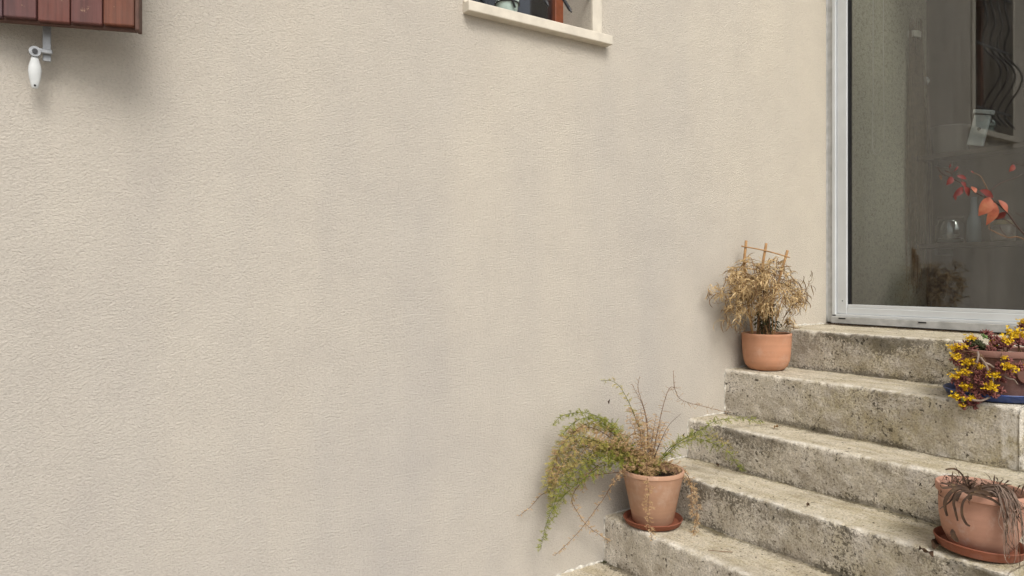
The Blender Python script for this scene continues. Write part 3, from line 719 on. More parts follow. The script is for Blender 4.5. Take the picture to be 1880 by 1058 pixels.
# canes
def rdir(zb=0.0):
    while True:
        v = Vector((random.uniform(-1, 1), random.uniform(-1, 1), random.uniform(-1, 1)))
        if 0.1 < v.length < 1: v.normalize(); v.z += zb; return v.normalized()
fol_c = Vector((3.075, -0.165, 1.500))
cane_paths = []
for k in range(26):
    a = random.uniform(0, 2 * math.pi); r0 = random.uniform(0, 0.05)
    base = BC + Vector((r0 * math.cos(a), r0 * math.sin(a), BH - 0.025))
    ang = random.uniform(0, 2 * math.pi)
    tgt = fol_c + Vector((0.20 * math.cos(ang) * random.uniform(0.2, 1), 0.10 * math.sin(ang) * random.uniform(0.2, 1), random.uniform(-0.05, 0.15)))
    tip = tgt + Vector((tgt.x - BC.x, (tgt.y - BC.y) * 0.6, 0)) * 0.55 + Vector((0, 0, random.uniform(-0.10, 0.0)))
    tip.y = min(tip.y, -0.02); tgt.y = min(tgt.y, -0.03)
    path = spline([base, base * 0.6 + tgt * 0.4 + Vector((0, 0, 0.05)), tgt, tip], 6); cane_paths.append(path)
    c_ = MB(); c_.tube(path, [0.0026 * (1 - 0.7 * i / len(path)) for i in range(len(path))], 5); c_.build('cane', M['stem_brown'] if k % 3 else M['bamboo_cane'], bam, smooth=True)
# trellis
D0 = 3.62
tr_pts = [((1370, 442), (1367, 500), (1382, 618)), ((1407, 447), (1399, 500), (1391, 618)), ((1446, 460), (1432, 508), (1400, 618))]
for (a, m_, e) in tr_pts:
    p = MB(); pts = [at(*a, D0 + 0.02), at(*m_, D0 + 0.01), at(*e, D0)]
    p.tube(spline(pts, 6), [0.0068] * 13, 7); p.build('trellis_stake', M['bamboo_cane'], bam, smooth=True)
for (a, e) in (((1361, 452), (1450, 473)), ((1366, 492), (1436, 508))):
    p = MB(); p.tube(spline([at(*a, D0 + 0.010), at((a[0] + e[0]) / 2, (a[1] + e[1]) / 2 - 2, D0 + 0.006), at(*e, D0 + 0.010)], 5), 0.0032, 6); p.build('trellis_rail', M['bamboo_cane'], bam, smooth=True)
# leaves
def leaf_shape(L, W, droop, curl, fold=0.45, n=6):
    m = MB(); pts = []; a = 0.25
    p = Vector((0, 0, 0))
    for i in range(n + 1):
        pts.append(p.copy()); t_ = i / n
        an = a - droop * t_; p = p + Vector((math.cos(an), 0.25 * curl * math.sin(3 * t_), math.sin(an))) * (L / n)
    wid = [W * (0.25 + 0.75 * math.sin(math.pi * min(1, (i / n) * 0.8 + 0.15))) if i < n else 0.0003 for i in range(n + 1)]
    m.strip(pts, wid, (0, 0, 1), fold, curl); return m
variants = []
for k in range(10):
    mm = leaf_shape(random.uniform(0.05, 0.100), random.uniform(0.0015, 0.0026), random.uniform(0.6, 3.0), random.uniform(-2.6, 2.6))
    me = mm.mesh('leaf', smooth=True); me.materials.append(M['straw'] if k < 7 else M['straw_dark']); variants.append((me, mm))
def crown_point():
    # lopsided crown: heavier and lower on the side away from the door
    while True:
        r_ = random.random()
        if r_ < 0.36: c0, sx, sy, sz = Vector((2.90, -0.12, 1.470)), 0.12, 0.11, 0.115
        elif r_ < 0.72: c0, sx, sy, sz = Vector((3.02, -0.17, 1.530)), 0.17, 0.13, 0.12
        else: c0, sx, sy, sz = Vector((3.13, -0.17, 1.475)), 0.16, 0.12, 0.125
        q = Vector((random.gauss(0, 0.58), random.gauss(0, 0.58), random.gauss(0, 0.58)))
        if q.length > 1.4: continue
        p = c0 + Vector((q.x * sx, q.y * sy, q.z * sz))
        if p.y > -0.012 or p.y < -0.36 or p.z > 1.645: continue
        if p.z < 1.36 and abs(p.x - BC.x) < 0.04: continue
        return p
clumps = [crown_point() for _ in range(105)]
def leaf_spot():
    while True:
        p = random.choice(clumps) + Vector((random.gauss(0, 0.011), random.gauss(0, 0.011), random.gauss(0, 0.011)))
        if p.y < -0.010: return p
def leaf_rot(p):
    out = (p - Vector((BC.x, BC.y - 0.02, 1.44)))
    out = out.normalized() * 0.8 + rdir(0.0) * 0.9
    if p.y > -0.07 and out.y > 0: out.y *= -0.4
    z = math.atan2(out.y, out.x)
    return Matrix.Rotation(z, 3, 'Z') @ Matrix.Rotation(-math.atan2(out.z, math.hypot(out.x, out.y)) + random.uniform(-0.2, 0.9), 3, 'Y') @ Matrix.Rotation(random.uniform(-1.2, 1.2), 3, 'X')
rest = {0: MB(), 1: MB()}
for k in range(2000):
    if k < 1850: p = leaf_spot()
    else:
        pa_ = random.choice(cane_paths); p = pa_[random.randint(len(pa_) * 2 // 3, len(pa_) - 1)].copy()
    vi = random.randrange(10) if random.random() < 0.75 else random.randrange(7)
    # browner inside the crown
    if (p - fol_c).length < 0.09 and random.random() < 0.5: vi = 7 + random.randrange(3)
    rot = leaf_rot(p); sc = random.uniform(0.6, 1.15)
    me, mm = variants[vi]
    vv = [p + rot @ (q * sc) for q in mm.v]
    if max(q.y for q in vv) > -0.004:
        dy = max(q.y for q in vv) + 0.004; p.y -= dy; vv = [q - Vector((0, dy, 0)) for q in vv]
    if k < 280:
        o = bpy.data.objects.new('leaf', me); col.objects.link(o); o.parent = bam
        o.matrix_local = Matrix.Translation(p - BC) @ rot.to_4x4() @ Matrix.Scale(sc, 4)
    else:
        rest[0 if vi < 7 else 1].add(vv, mm.f)
rest[0].build('crown', M['straw'], bam, smooth=True, kind='stuff')
rest[1].build('inner_crown', M['straw_dark'], bam, smooth=True, kind='stuff')
# right hand wisps reaching towards the door and dark old growth at the foot
wisp = MB()
for k in range(70):
    t_ = random.random(); u = 1440 + 48 * t_ + random.uniform(-6, 6); v = 555 - 40 * t_ + random.uniform(-25, 25)
    p = at(u, v, D0 + random.uniform(-0.05, 0.05)); rot = Matrix.Rotation(random.uniform(-1.5, 0.6), 3, 'Z') @ Matrix.Rotation(random.uniform(0.1, 1.2), 3, 'Y')
    _, mm = variants[random.randrange(10)]
    wisp.add([p + rot @ (q * 0.9) for q in mm.v], mm.f)
wisp.build('outer_wisps', M['straw_dark'], bam, smooth=True, kind='stuff')
old = MB()
for k in range(230):
    a = random.uniform(0, 6.28); r0 = 0.055 * math.sqrt(random.random())
    p = BC + Vector((r0 * math.cos(a), r0 * math.sin(a), BH - 0.01 + 0.16 * random.random() ** 0.8))
    rot = Matrix.Rotation(random.uniform(0, 6.28), 3, 'Z') @ Matrix.Rotation(random.uniform(-1.3, 1.0), 3, 'Y')
    _, mm = variants[random.randrange(10)]
    old.add([p + rot @ (q * random.uniform(0.4, 0.7)) for q in mm.v], mm.f)
old.build('old_growth', M['olive'], bam, smooth=True, kind='stuff')

# --- asparagus fern
FC = Vector((2.232, -0.190, STEPS[4][1] + 0.003))
saucer('terracotta_saucer', FC, 0.126, 0.024, M['terra_red'], 'red-brown terracotta saucer under the fern pot')
FC2 = FC + Vector((0, 0, 0.0095))
fern = thing('potted_asparagus_fern', FC2, 'half dried asparagus fern trailing from a tapered pale terracotta pot', 'potted plant')
b = MB(); FH = 0.222
b.lathe([(0.0, 0.0), (0.082, 0.0), (0.086, 0.004), (0.127, FH - 0.022), (0.128, FH - 0.020), (0.1315, FH - 0.017), (0.133, FH - 0.004), (0.131, FH), (0.124, FH), (0.1215, FH - 0.006), (0.098, 0.12), (0.0, 0.11)], FC2, 56)
o = b.build('pot', M['terra_pale'], fern, smooth=True); smooth_by_angle(o, 40)
soil_disc(FC2, 0.122, FC2.z + FH - 0.030, fern, 0.014)
fbase = FC2 + Vector((0, 0, FH - 0.02))
def frond(pxs, yt, kind, dens=1.0, blen=0.030, nlen=0.014, rstem=0.0019, base=True, y0=None, whorl=5, pw=1.0):
    """pxs: picture points of the stem, depth blends from the pot to y = yt at the tip"""
    n = len(pxs); pts = []
    ys = FC2.y if y0 is None else y0
    for i, (u, v) in enumerate(pxs):
        t_ = (i + (1 if base else 0)) / (n - 1 + (1 if base else 0))
        pts.append(on_y(u, v, ys + (yt - ys) * min(1.0, t_ ** 0.8)))
    if base:
        b0 = fbase + Vector((random.uniform(-0.03, 0.03), random.uniform(-0.03, 0.03), 0)); pts = [b0] + pts
    P = spline(pts, 9)
    stem_mat = {'green': M['stem_green'], 'yellow': M['stem_green'], 'straw': M['stem_brown'], 'bare': M['stem_brown'], 'dark': M['stem_dark']}[kind]
    s_ = MB(); s_.tube(P, [rstem * (1 - 0.65 * i / len(P)) for i in range(len(P))], 5)
    o = s_.build('frond', stem_mat, fern, smooth=True)
    if kind == 'dark': return
    ne = MB(); tot = 0; L = sum((P[i + 1] - P[i]).length for i in range(len(P) - 1)); acc = 0
    step = 0.0050 / dens; nxt = 0.02
    br = MB()
    for i in range(len(P) - 1):
        sl_ = (P[i + 1] - P[i]).length
        while nxt < acc + sl_:
            f = (nxt - acc) / sl_; p = P[i].lerp(P[i + 1], f); tng = (P[i + 1] - P[i]).normalized()
            w = nxt / L; nxt += step * random.uniform(0.6, 1.5)
            if p.z < fbase.z and (p - fbase).xy.length < 0.10: continue
            side = tng.cross(rdir()).normalized()
            bl = 1.45 * blen * (1.15 - 0.75 * w ** 2) * random.uniform(0.35, 1.15)
            d = (side * 0.9 + tng * random.uniform(0.1, 0.7)).normalized(); d.z -= 0.12
            e = p + d * bl
            if e.y > -0.004: e.y = -0.004 - random.random() * 0.01
            br.tube([p, e], [0.0007, 0.0004], 3, False)
            nn_ = max(2, int(bl / 0.005))
            for k in range(1, nn_ + 1):
                q = p.lerp(e, k / nn_)
                for _ in range(whorl):
                    nd = (rdir() + d * 0.7).normalized()
                    tip = q + nd * nlen * random.uniform(0.5, 1.1)
                    if tip.y > -0.002: tip.y = -0.002
                    sd_ = nd.orthogonal().normalized() * (0.00095 * pw)
                    ne.add([q - sd_, q + sd_, tip], [(0, 1, 2)])
        acc += sl_
    br.build('twigs', stem_mat, o, kind='stuff')
    mt = {'green': M['fern_green'], 'yellow': M['fern_yellow'], 'straw': M['fern_straw'], 'bare': M['fern_straw']}[kind]
    ne.build('needles', mt, o, kind='stuff')
# left, green and yellow
frond([(1160, 825), (1133, 788), (1094, 763), (1058, 758), (1030, 765), (1015, 780)], -0.10, 'green', 1.2, 0.022, 0.014)
frond([(1155, 822), (1125, 790), (1085, 768), (1055, 775), (1032, 800)], -0.13, 'green', 1.3, 0.026, 0.014)
frond([(1152, 828), (1118, 790), (1080, 778), (1045, 800), (1022, 835), (1010, 880), (1003, 905)], -0.07, 'yellow', 1.5, 0.034, 0.015)
frond([(1150, 830), (1108, 795), (1070, 785), (1035, 815), (1016, 860), (1012, 895)], -0.10, 'straw', 1.2, 0.030, 0.015)
frond([(1150, 832), (1112, 812), (1078, 815), (1042, 845), (1020, 885), (1014, 930)], -0.09, 'yellow', 1.3, 0.032, 0.015)
frond([(1151, 836), (1112, 828), (1083, 836), (1047, 861), (1024, 884), (1016, 915)], -0.12, 'yellow', 1.2, 0.030, 0.015)
frond([(1154, 843), (1112, 853), (1076, 876), (1040, 906), (1015, 936), (1001, 968), (993, 1009)], -0.10, 'green', 1.1, 0.026, 0.015, 0.0016)
frond([(1150, 838), (1110, 838), (1070, 856), (1035, 890), (1018, 925), (1018, 950)], -0.14, 'green', 1.0, 0.028, 0.015)
frond([(1146, 845), (1105, 850), (1068, 885), (1050, 915), (1060, 940), (1078, 965), (1119, 995)], -0.06, 'straw', 0.55, 0.020, 0.012)
frond([(1135, 880), (1105, 920), (1062, 977), (1019, 1020)], -0.05, 'straw', 0.45, 0.016, 0.011)
frond([(1130, 868), (1060, 880), (1000, 905), (975, 930), (952, 948)], -0.02, 'straw', 0.35, 0.012, 0.010)
for k in range(9):
    f_ = k / 8; x1 = 1118 - 70 * f_
    frond([(1152, 834), (x1 + 12, 800 + 30 * (1 - f_)), (x1 - 18, 815 + random.uniform(-5, 25)), (x1 - 38, 862 + random.uniform(-10, 20)), (x1 - 50, 905 + random.uniform(-25, 20))], -0.05 - 0.09 * random.random(), 'yellow' if k % 3 else 'straw', 0.7, 0.026, 0.013, 0.0012)
# upright, dry
frond([(1187, 834), (1169, 773), (1144, 719), (1126, 701), (1104, 699)], -0.14, 'yellow', 0.75, 0.020, 0.012)
frond([(1190, 834), (1187, 769), (1172, 716), (1174, 691)], -0.16, 'bare', 0.45, 0.026, 0.005, whorl=2)
frond([(1192, 834), (1183, 755), (1160, 705)], -0.12, 'bare', 0.45, 0.026, 0.005, whorl=2)
frond([(1201, 837), (1212, 769), (1226, 719), (1237, 712), (1251, 734), (1297, 748), (1340, 758)], -0.05, 'bare', 0.35, 0.026, 0.006, whorl=2)
frond([(1238, 712), (1236, 680)], -0.12, 'bare', 0.4, 0.014, 0.004, base=False, y0=-0.14, whorl=1)
frond([(1204, 834), (1226, 784), (1251, 759)], -0.22, 'dark', rstem=0.0018)
for (u, v, uu, vv) in ((1165, 790, 1150, 765), (1175, 795, 1168, 760), (1190, 800, 1188, 768), (1205, 800, 1214, 772), (1160, 805, 1135, 795), (1214, 808, 1228, 790), (1180, 800, 1178, 780), (1196, 812, 1200, 785), (1170, 780, 1158, 748), (1182, 785, 1176, 752), (1200, 790, 1206, 760), (1210, 800, 1222, 775), (1150, 815, 1128, 806)):
    frond([(u * 0.5 + 1190 * 0.5, 838), (u, v), (uu, vv)], -0.19 + random.uniform(-0.06, 0.06), 'straw', 0.85, 0.027, 0.012, 0.0013)
# trailing over the rim
frond([(1187, 852), (1189, 884), (1191, 910), (1190, 945), (1197, 992)], -0.36, 'straw', 0.9, 0.020, 0.013)
frond([(1225, 850), (1255, 872), (1272, 900), (1280, 937), (1274, 977), (1267, 1003)], -0.40, 'straw', 1.0, 0.018, 0.013)
frond([(1228, 855), (1258, 868), (1268, 890), (1270, 930), (1282, 965)], -0.39, 'straw', 0.8, 0.018, 0.013)
frond([(1165, 856), (1140, 866), (1119, 892)], -0.25, 'straw', 0.6, 0.016, 0.012)
for k in range(3):
    a = random.uniform(0, 6.28); u = 1197 + 42 * math.cos(a); v = 868 + 10 * math.sin(a)
    frond([(1197 + 22 * math.cos(a), 852), (u, v)], -0.19 - 0.06 * math.sin(a), 'straw', 0.6, 0.014, 0.011)
# right, green over the steps
frond([(1222, 830), (1247, 812), (1283, 791), (1315, 773), (1355, 768), (1401, 774)], -0.30, 'green', 0.9, 0.020, 0.013)
frond([(1228, 832), (1251, 813), (1283, 806), (1319, 819), (1340, 834), (1356, 856), (1388, 870)], -0.34, 'green', 0.8, 0.028, 0.013)
frond([(1225, 832), (1262, 802), (1300, 800), (1330, 812), (1352, 832)], -0.30, 'yellow', 0.6, 0.024, 0.012)
# dry debris on the soil
lit = MB()
for k in range(90):
    a = random.uniform(0, 6.28); r0 = 0.115 * math.sqrt(random.random()); p = FC2 + Vector((r0 * math.cos(a), r0 * math.sin(a), FH - 0.018 + random.random() * 0.02))
    lit.tube([p, p + rdir(0.1) * random.uniform(0.015, 0.04)], 0.0008, 3, False)
lit.build('dry_litter', M['straw_dark'], fern, kind='stuff')
for (u, v, dy) in ((1118, 738, -0.10), (1255, 800, -0.2), (1275, 797, -0.2)):
    m_ = MB(); p = on_y(u, v, dy); m_.strip([p + Vector((0, 0, -0.009)), p, p + Vector((0.003, -0.003, 0.011))], [0.001, 0.006, 0.001], (0, 1, 0.2), 0.4); m_.build('withered_leaf', M['dead_leaf'], fern)

# --- sedum pot on blue saucer
SC = Vector((3.118, -1.150, STEPS[1][1] + 0.003)); DS = 0.562 * SC.x + 0.827 * (SC.y + 2.4)
saucer('blue_saucer', SC, 0.178, 0.028, M['blue'], 'glossy dark blue saucer under the yellow sedum pot')
SC2 = SC + Vector((0, 0, 0.0095)); SHT = 0.178
sed = thing('potted_sedum', SC2, 'yellow flowering red-leaved sedum spilling from a brown terracotta pot', 'potted plant')
b = MB()
b.lathe([(0.0, 0.0), (0.110, 0.0), (0.114, 0.004), (0.132, SHT - 0.030), (0.134, SHT - 0.027), (0.146, SHT - 0.024), (0.149, SHT - 0.014), (0.146, SHT - 0.002), (0.140, SHT), (0.131, SHT - 0.004), (0.124, 0.1), (0.0, 0.09)], SC2, 56)
o = b.build('pot', M['terra_dark'], sed, smooth=True); smooth_by_angle(o, 45)
soil_disc(SC2, 0.131, SC2.z + SHT - 0.020, sed, 0.012)
vd = Vector((_s, _c, 0)); vr = Vector((_c, -_s, 0))
hc = at(1877, 690, DS - 0.115)
b = MB(); ax = (vr * 0.1 - vd + Vector((0, 0, 0.25))).normalized()
for (r_, d_) in ((1, 0),):
    pts = [hc - ax * 0.03, hc - ax * 0.005, hc + ax * 0.012]
b.tube(pts, [0.020, 0.034, 0.036], 18, False); b.tube(pts[::-1], [0.030, 0.028, 0.016], 18, False)
b.build('planting_pocket', M['terra_dark'], sed, smooth=True)
def spx(cx_, cy_, d): return at(1700 + cx_ / 5.878, 580 + cy_ / 5.878, d)
def fleshy(mb, p, d, L, W):
    s1 = d.orthogonal().normalized(); s2 = d.cross(s1)
    mid = p + d * L * 0.6; vs_ = [p, mid + s1 * W, mid + s2 * W * 0.55, mid - s1 * W, mid - s2 * W * 0.55, p + d * L]
    mb.add(vs_, [(0, 1, 2), (0, 2, 3), (0, 3, 4), (0, 4, 1), (5, 2, 1), (5, 3, 2), (5, 4, 3), (5, 1, 4)])
def rosette(c, r, mat, name='rosette', n=16, nose=None):
    m_ = MB(); nose = nose or Vector((random.uniform(-.4, .4), random.uniform(-.5, 0), 0.7)).normalized() - vd * 0.7
    for k in range(n):
        d = (rdir() + nose * 0.8).normalized(); fleshy(m_, c + d * r * 0.15, d, r * random.uniform(0.6, 1.05), r * 0.22)
    return m_.build(name, mat, sed, smooth=True)
def blossom(c, r):
    m_ = MB()
    for k in range(34):
        q = c + Vector((random.gauss(0, r * 0.45), random.gauss(0, r * 0.45), random.gauss(0, r * 0.28)))
        for j in range(5):
            d = (rdir() * 0.9 + Vector((0, 0, 0.6)) - vd * 0.3).normalized(); s1 = d.orthogonal().normalized() * r * 0.13
            m_.add([q, q + d * r * 0.22 + s1, q + d * r * 0.42, q + d * r * 0.22 - s1], [(0, 1, 2, 3)])
    return m_.build('flower_cluster', M['yellow'], sed)
# (crop x, crop y, radius in mm, depth offset)
FL = [(450, 238, 15, -0.02), (285, 345, 17, -0.03), (390, 328, 13, -0.04), (305, 440, 17, -0.05), (440, 500, 19, -0.07), (545, 550, 16, -0.09), (375, 612, 18, -0.08), (300, 652, 17, -0.07),
      (418, 760, 18, -0.09), (310, 868, 19, -0.08), (467, 890, 13, -0.11), (712, 635, 19, -0.14), (680, 775, 19, -0.15), (880, 550, 20, -0.17), (915, 185, 22, -0.06), (850, 262, 20, -0.09),
      (1035, 62, 15, -0.03), (995, 215, 17, -0.06), (705, 295, 12, -0.05), (820, 452, 9, -0.15), (1055, 552, 11, -0.16), (365, 962, 9, -0.10)]
rng = random.Random(5)
roots = [spx(560, 400, DS - 0.10), spx(600, 420, DS - 0.12), spx(480, 390, DS - 0.05), spx(800, 380, DS - 0.08)]
for (a, q, r_, dd) in FL:
    c = spx(a, q, DS + dd); blossom(c - vd * 0.012, r_ / 1000.0 * 1.25)
    hang = q > 420
    rt = roots[rng.randrange(3)] if q > 300 and a < 780 else spx(a + rng.uniform(-40, 40), 400, DS + dd + 0.05)
    p = MB(); mid = (c + rt) / 2 + Vector((0, 0, 0.015 if hang else 0)) + vd * 0.010
    p.tube(spline([rt, mid, c], 7), [0.0022 - 0.0010 * i / 14 for i in range(15)], 6); p.build('stem', M['stem_brown'], sed, smooth=True)
    for k in range(2 if r_ > 12 else 1):
        rosette(c + Vector((rng.uniform(-.010, .018), rng.uniform(-.01, .01), -0.014 - 0.013 * k)) + vr * rng.uniform(-0.005, 0.02), 0.024, M['sed_red'], n=22)
for (a, q, dd) in ((330, 370, -.03), (460, 360, -.03), (370, 500, -.05), (420, 560, -.06), (560, 640, -.11), (620, 650, -.12), (480, 640, -.09), (640, 600, -.12), (560, 720, -.12), (640, 720, -.13), (500, 800, -.10), (600, 830, -.12), (540, 880, -.12), (390, 900, -.09), (410, 940, -.10),
                   (640, 220, -.01), (680, 260, -.02), (720, 330, -.06), (770, 290, -.05), (820, 340, -.09), (690, 370, -.08), (880, 330, -.08), (960, 280, -.07), (1030, 250, -.05), (1040, 140, -.03), (1010, 320, -.07), (1050, 330, -.07), (800, 600, -.15), (780, 560, -.14), (980, 560, -.16), (660, 840, -.14), (350, 690, -.07), (520, 590, -.09)):
    rosette(spx(a, q, DS + dd), rng.uniform(0.022, 0.032), M['sed_red'], n=26)
rosette(spx(615, 235, DS - 0.04), 0.016, M['sed_green'], n=22); rosette(spx(395, 915, DS - 0.11), 0.012, M['sed_green'], n=16)
for (a, q) in ((520, 300), (480, 320), (560, 330), (600, 370)): rosette(spx(a, q, DS - 0.03), 0.026, M['olive'], n=34)
for path in (((560, 390), (565, 440), (545, 510)), ((590, 450), (640, 520), (670, 590)), ((640, 510), (690, 530), (730, 560)), ((700, 640), (725, 690), (715, 740)), ((840, 650), (900, 680), (950, 690), (990, 740)), ((880, 390), (960, 395), (1058, 410)), ((500, 910), (600, 915), (690, 880))):
    p = MB(); p.tube(spline([spx(x_, y_, DS - 0.155 if y_ > 420 else DS - 0.13) for x_, y_ in path], 6), 0.0040 if path[0][0] < 650 else 0.0026, 6); p.build('stem', M['stem_grey'], sed, smooth=True)

# --- withered pot
WC = Vector((2.516, -1.342, STEPS[3][1] + 0.003)); DW = _s * WC.x + _c * (WC.y + 2.4)
tl = Matrix.Rotation(R(3.5), 3, vd)
saucer('brown_saucer', WC, 0.128, 0.030, M['terra_red'], 'deep red-brown saucer under the withered plant at the stair end', tl)
WC2 = WC + Vector((0, 0, 0.0125)); WH = 0.188
wit = thing('potted_withered_plant', WC2, 'withered brown succulent drooping over a bulbous rosy terracotta pot', 'potted plant')
b = MB()
b.lathe([(0.0, 0.0), (0.078, 0.0), (0.086, 0.006), (0.104, 0.040), (0.115, 0.085), (0.1185, 0.120), (0.120, WH - 0.030), (0.1225, WH - 0.027), (0.129, WH - 0.024), (0.131, WH - 0.004), (0.128, WH), (0.120, WH), (0.117, WH - 0.005), (0.110, 0.1), (0.0, 0.09)], WC2, 56, tl)
o = b.build('pot', M['terra_rose'], wit, smooth=True); smooth_by_angle(o, 45)
soil_disc(WC2 + Vector((0, 0, 0)), 0.113, WC2.z + WH - 0.034, wit)
def wpx(a, q, d): return at(1680 + a / 3.325, 740 + q / 3.325, d)
# picture points of each drooping leaf, half width in mm
LEAVES = [([(330, 530), (260, 520), (205, 560), (180, 620), (195, 690)], 11, -.12), ([(340, 540), (270, 545), (235, 600), (245, 660), (260, 720)], 8, -.14), ([(330, 560), (290, 610), (285, 680), (310, 735), (335, 752)], 8, -.15),
          ([(320, 520), (270, 490), (240, 450), (200, 445)], 7, -.06), ([(310, 500), (285, 440), (240, 405), (185, 408)], 8, -.04), ([(300, 510), (220, 500), (150, 490)], 7, -.10), ([(320, 530), (230, 515), (165, 520), (150, 500)], 8, -.11),
          ([(330, 540), (370, 530), (410, 545), (440, 560)], 10, -.12), ([(350, 530), (400, 510), (460, 500)], 9, -.08), ([(340, 550), (330, 580), (340, 590)], 14, -.14), ([(300, 545), (330, 555), (380, 560), (470, 590), (520, 625)], 9, -.14),
          ([(300, 520), (250, 540), (215, 600), (150, 648)], 5, -.12), ([(280, 545), (262, 570), (255, 600)], 9, -.14), ([(360, 545), (420, 545), (470, 570)], 11, -.13)]
for pts, w, dd in LEAVES:
    P = spline([wpx(a, q, DW + dd) for a, q in pts], 5); n = len(P)
    m_ = MB(); m_.strip(P, [w / 1000 * 0.50 * (0.35 + 0.65 * math.sin(math.pi * min(1, 0.12 + 0.80 * i / n))) for i in range(n)], -vd + Vector((0, 0, 0.5)), 0.45, 0.5); m_.build('withered_leaf', M['dead_leaf'], wit, smooth=True)
m_ = MB(); m_.strip(spline([wpx(225, 770, DW - .118), wpx(232, 810, DW - .118), wpx(265, 850, DW - .110)], 4), [0.002, 0.006, 0.008, 0.008, 0.008, 0.008, 0.007, 0.005, 0.001], -vd, 0.3); m_.build('withered_leaf', M['dead_leaf'], wit, smooth=True)
rng = random.Random(3)
for k in range(58):
    x0 = rng.uniform(380, 480); y0 = rng.uniform(510, 550)
    lean = rng.uniform(0, 1); x1 = 520 + 140 * lean; yb = rng.uniform(700, 1000)
    P = spline([wpx(x0, y0, DW - .08), wpx((x0 + x1) / 2 + 20, y0 + rng.uniform(-15, 20), DW - .11), wpx(x1, y0 + 90 + 50 * rng.random(), DW - .145), wpx(x1 + rng.uniform(-25, 40), yb - 70, DW - .15), wpx(x1 + rng.uniform(0, 60), yb, DW - .145)], 5)
    m_ = MB(); n = len(P); w = rng.uniform(0.0008, 0.0020)
    m_.strip(P, [w * (1 - 0.6 * i / n) for i in range(n)], -vd + rdir() * 0.3, 0.5, rng.uniform(-2, 2)); m_.build('withered_strand', M['dead_grey'] if k % 4 else M['dead_leaf'], wit, smooth=True)
lit = MB()
for k in range(260):
    a = rng.uniform(0, 6.28); r0 = 0.11 * math.sqrt(rng.random()); p = WC2 + Vector((r0 * math.cos(a), r0 * math.sin(a), WH - 0.02 + rng.random() * 0.022))
    e = p + rdir(0.0) * rng.uniform(0.02, 0.05); lit.strip([p, (p + e) / 2 + Vector((0, 0, 0.006)), e], [0.001, 0.003, 0.0006], (0.2, -0.4, 1), 0.3)
lit.build('dry_litter', M['dead_leaf'], wit, kind='stuff')

# --- dry leaves lying on the steps
def dry_leaf(p, L, W, rz, label, mat='dead_leaf'):
    m_ = MB(); d = Vector((math.cos(rz), math.sin(rz), 0)); pts = [p + d * (L * (i / 5 - 0.5)) + Vector((0, 0, 0.003 + 0.012 * math.sin(i * 1.2) ** 2)) for i in range(6)]
    m_.strip(pts, [W * 0.2, W * 0.8, W, W * 0.95, W * 0.6, W * 0.05], (0, 0, 1), 0.55, 0.8)
    return tag(m_.build('dry_leaf', M[mat], origin=p, smooth=True), label, 'leaf', 'dry leaves lying on the steps')
dry_leaf(on_z(1699, 1019, STEPS[3][1] + 0.002), 0.055, 0.016, 1.2, 'dark dry leaf by the tread edge beside the brown saucer')
dry_leaf(on_z(1722, 1003, STEPS[3][1] + 0.002), 0.095, 0.017, 0.2, 'larger dark dry leaf tucked against the brown saucer')
dry_leaf(on_z(1390, 768, STEPS[2][1] + 0.002), 0.025, 0.008, 0.5, 'tiny dark dry leaf at the riser foot beside the fern tip', )
dry_leaf(on_z(1412, 770, STEPS[2][1] + 0.002), 0.028, 0.008, 2.0, 'small curled dry leaf at the riser foot below the orange pot')
dry_leaf(on_z(1317, 857, STEPS[3][1] + 0.002), 0.022, 0.008, 1.0, 'small dark dry leaf at the riser foot under the fern frond')
dry_leaf(on_z(1483, 931, STEPS[3][1] + 0.002), 0.016, 0.006, 0.3, 'tiny dark crumb of leaf alone on the middle of a tread')
dry_leaf(on_z(1425, 787, STEPS[2][1] + 0.002), 0.035, 0.006, 0.1, 'reddish-brown dry leaf lying flat on the tread below the orange pot', 'straw_dark')
tw = MB(); tw.tube(spline([on_z(1300, 1010, STEPS[4][1] + 0.005), on_z(1318, 1012, STEPS[4][1] + 0.006), on_z(1345, 1014, STEPS[4][1] + 0.004)], 5), 0.0013, 5)
tag(tw.build('fallen_twig', M['stem_brown'], origin=on_z(1320, 1012, STEPS[4][1]), smooth=True), 'thin dry twig lying on the tread by the fern saucer', 'twig')
for (u, v, st_, label) in ((1103, 1031, 5, 'dark moss clump in the corner where the lowest tread meets the wall'), (1333, 757, 2, 'dark moss clump in the corner below the white joint by the fern tip')):
    c = on_z(u, v, STEPS[st_][1]); c.y = min(c.y, -0.012); m_ = MB()
    for k in range(140):
        p = c + Vector((rng.gauss(0, 0.011), -abs(rng.gauss(0, 0.009)), 0.001)); e = p + (rdir(0.8)) * rng.uniform(0.006, 0.014); s1 = Vector((0.0015, 0, 0)); m_.add([p - s1, p + s1, e], [(0, 1, 2)])
    tag(m_.build('moss_clump', M['olive'], origin=c), label, 'moss')

# ------------------------------------------------------------------ red-leaved shrub reaching in from the right
DB = 2.86
def bpx(a, q, d=DB): return at(1690 + a / 4.068, 200 + q / 4.068, d)
sb = Vector((3.30, -1.86, 0.0))
shr = thing('red_leaf_shrub', sb, 'thin shrub branch with red autumn leaves reaching in front of the door glass', 'shrub')
off1 = bpx(745, 905)
trunk = [sb, sb + Vector((0.02, 0.05, 0.6)), sb + Vector((0.0, 0.16, 1.15)), at(1945, 500, DB)]
def twig(pts, r0, mat='stem_dark'):
    P = spline(pts, 7); m_ = MB(); n = len(P); m_.tube(P, [r0 * (1 - 0.6 * i / n) for i in range(n)], 6); m_.build('twig', M[mat], shr, smooth=True)
m_ = MB(); P = spline(trunk, 8); m_.tube(P, [0.010 - 0.006 * i / len(P) for i in range(len(P))], 8); m_.build('trunk', M['stem_dark'], shr, smooth=True)
E0 = at(1945, 500, DB)
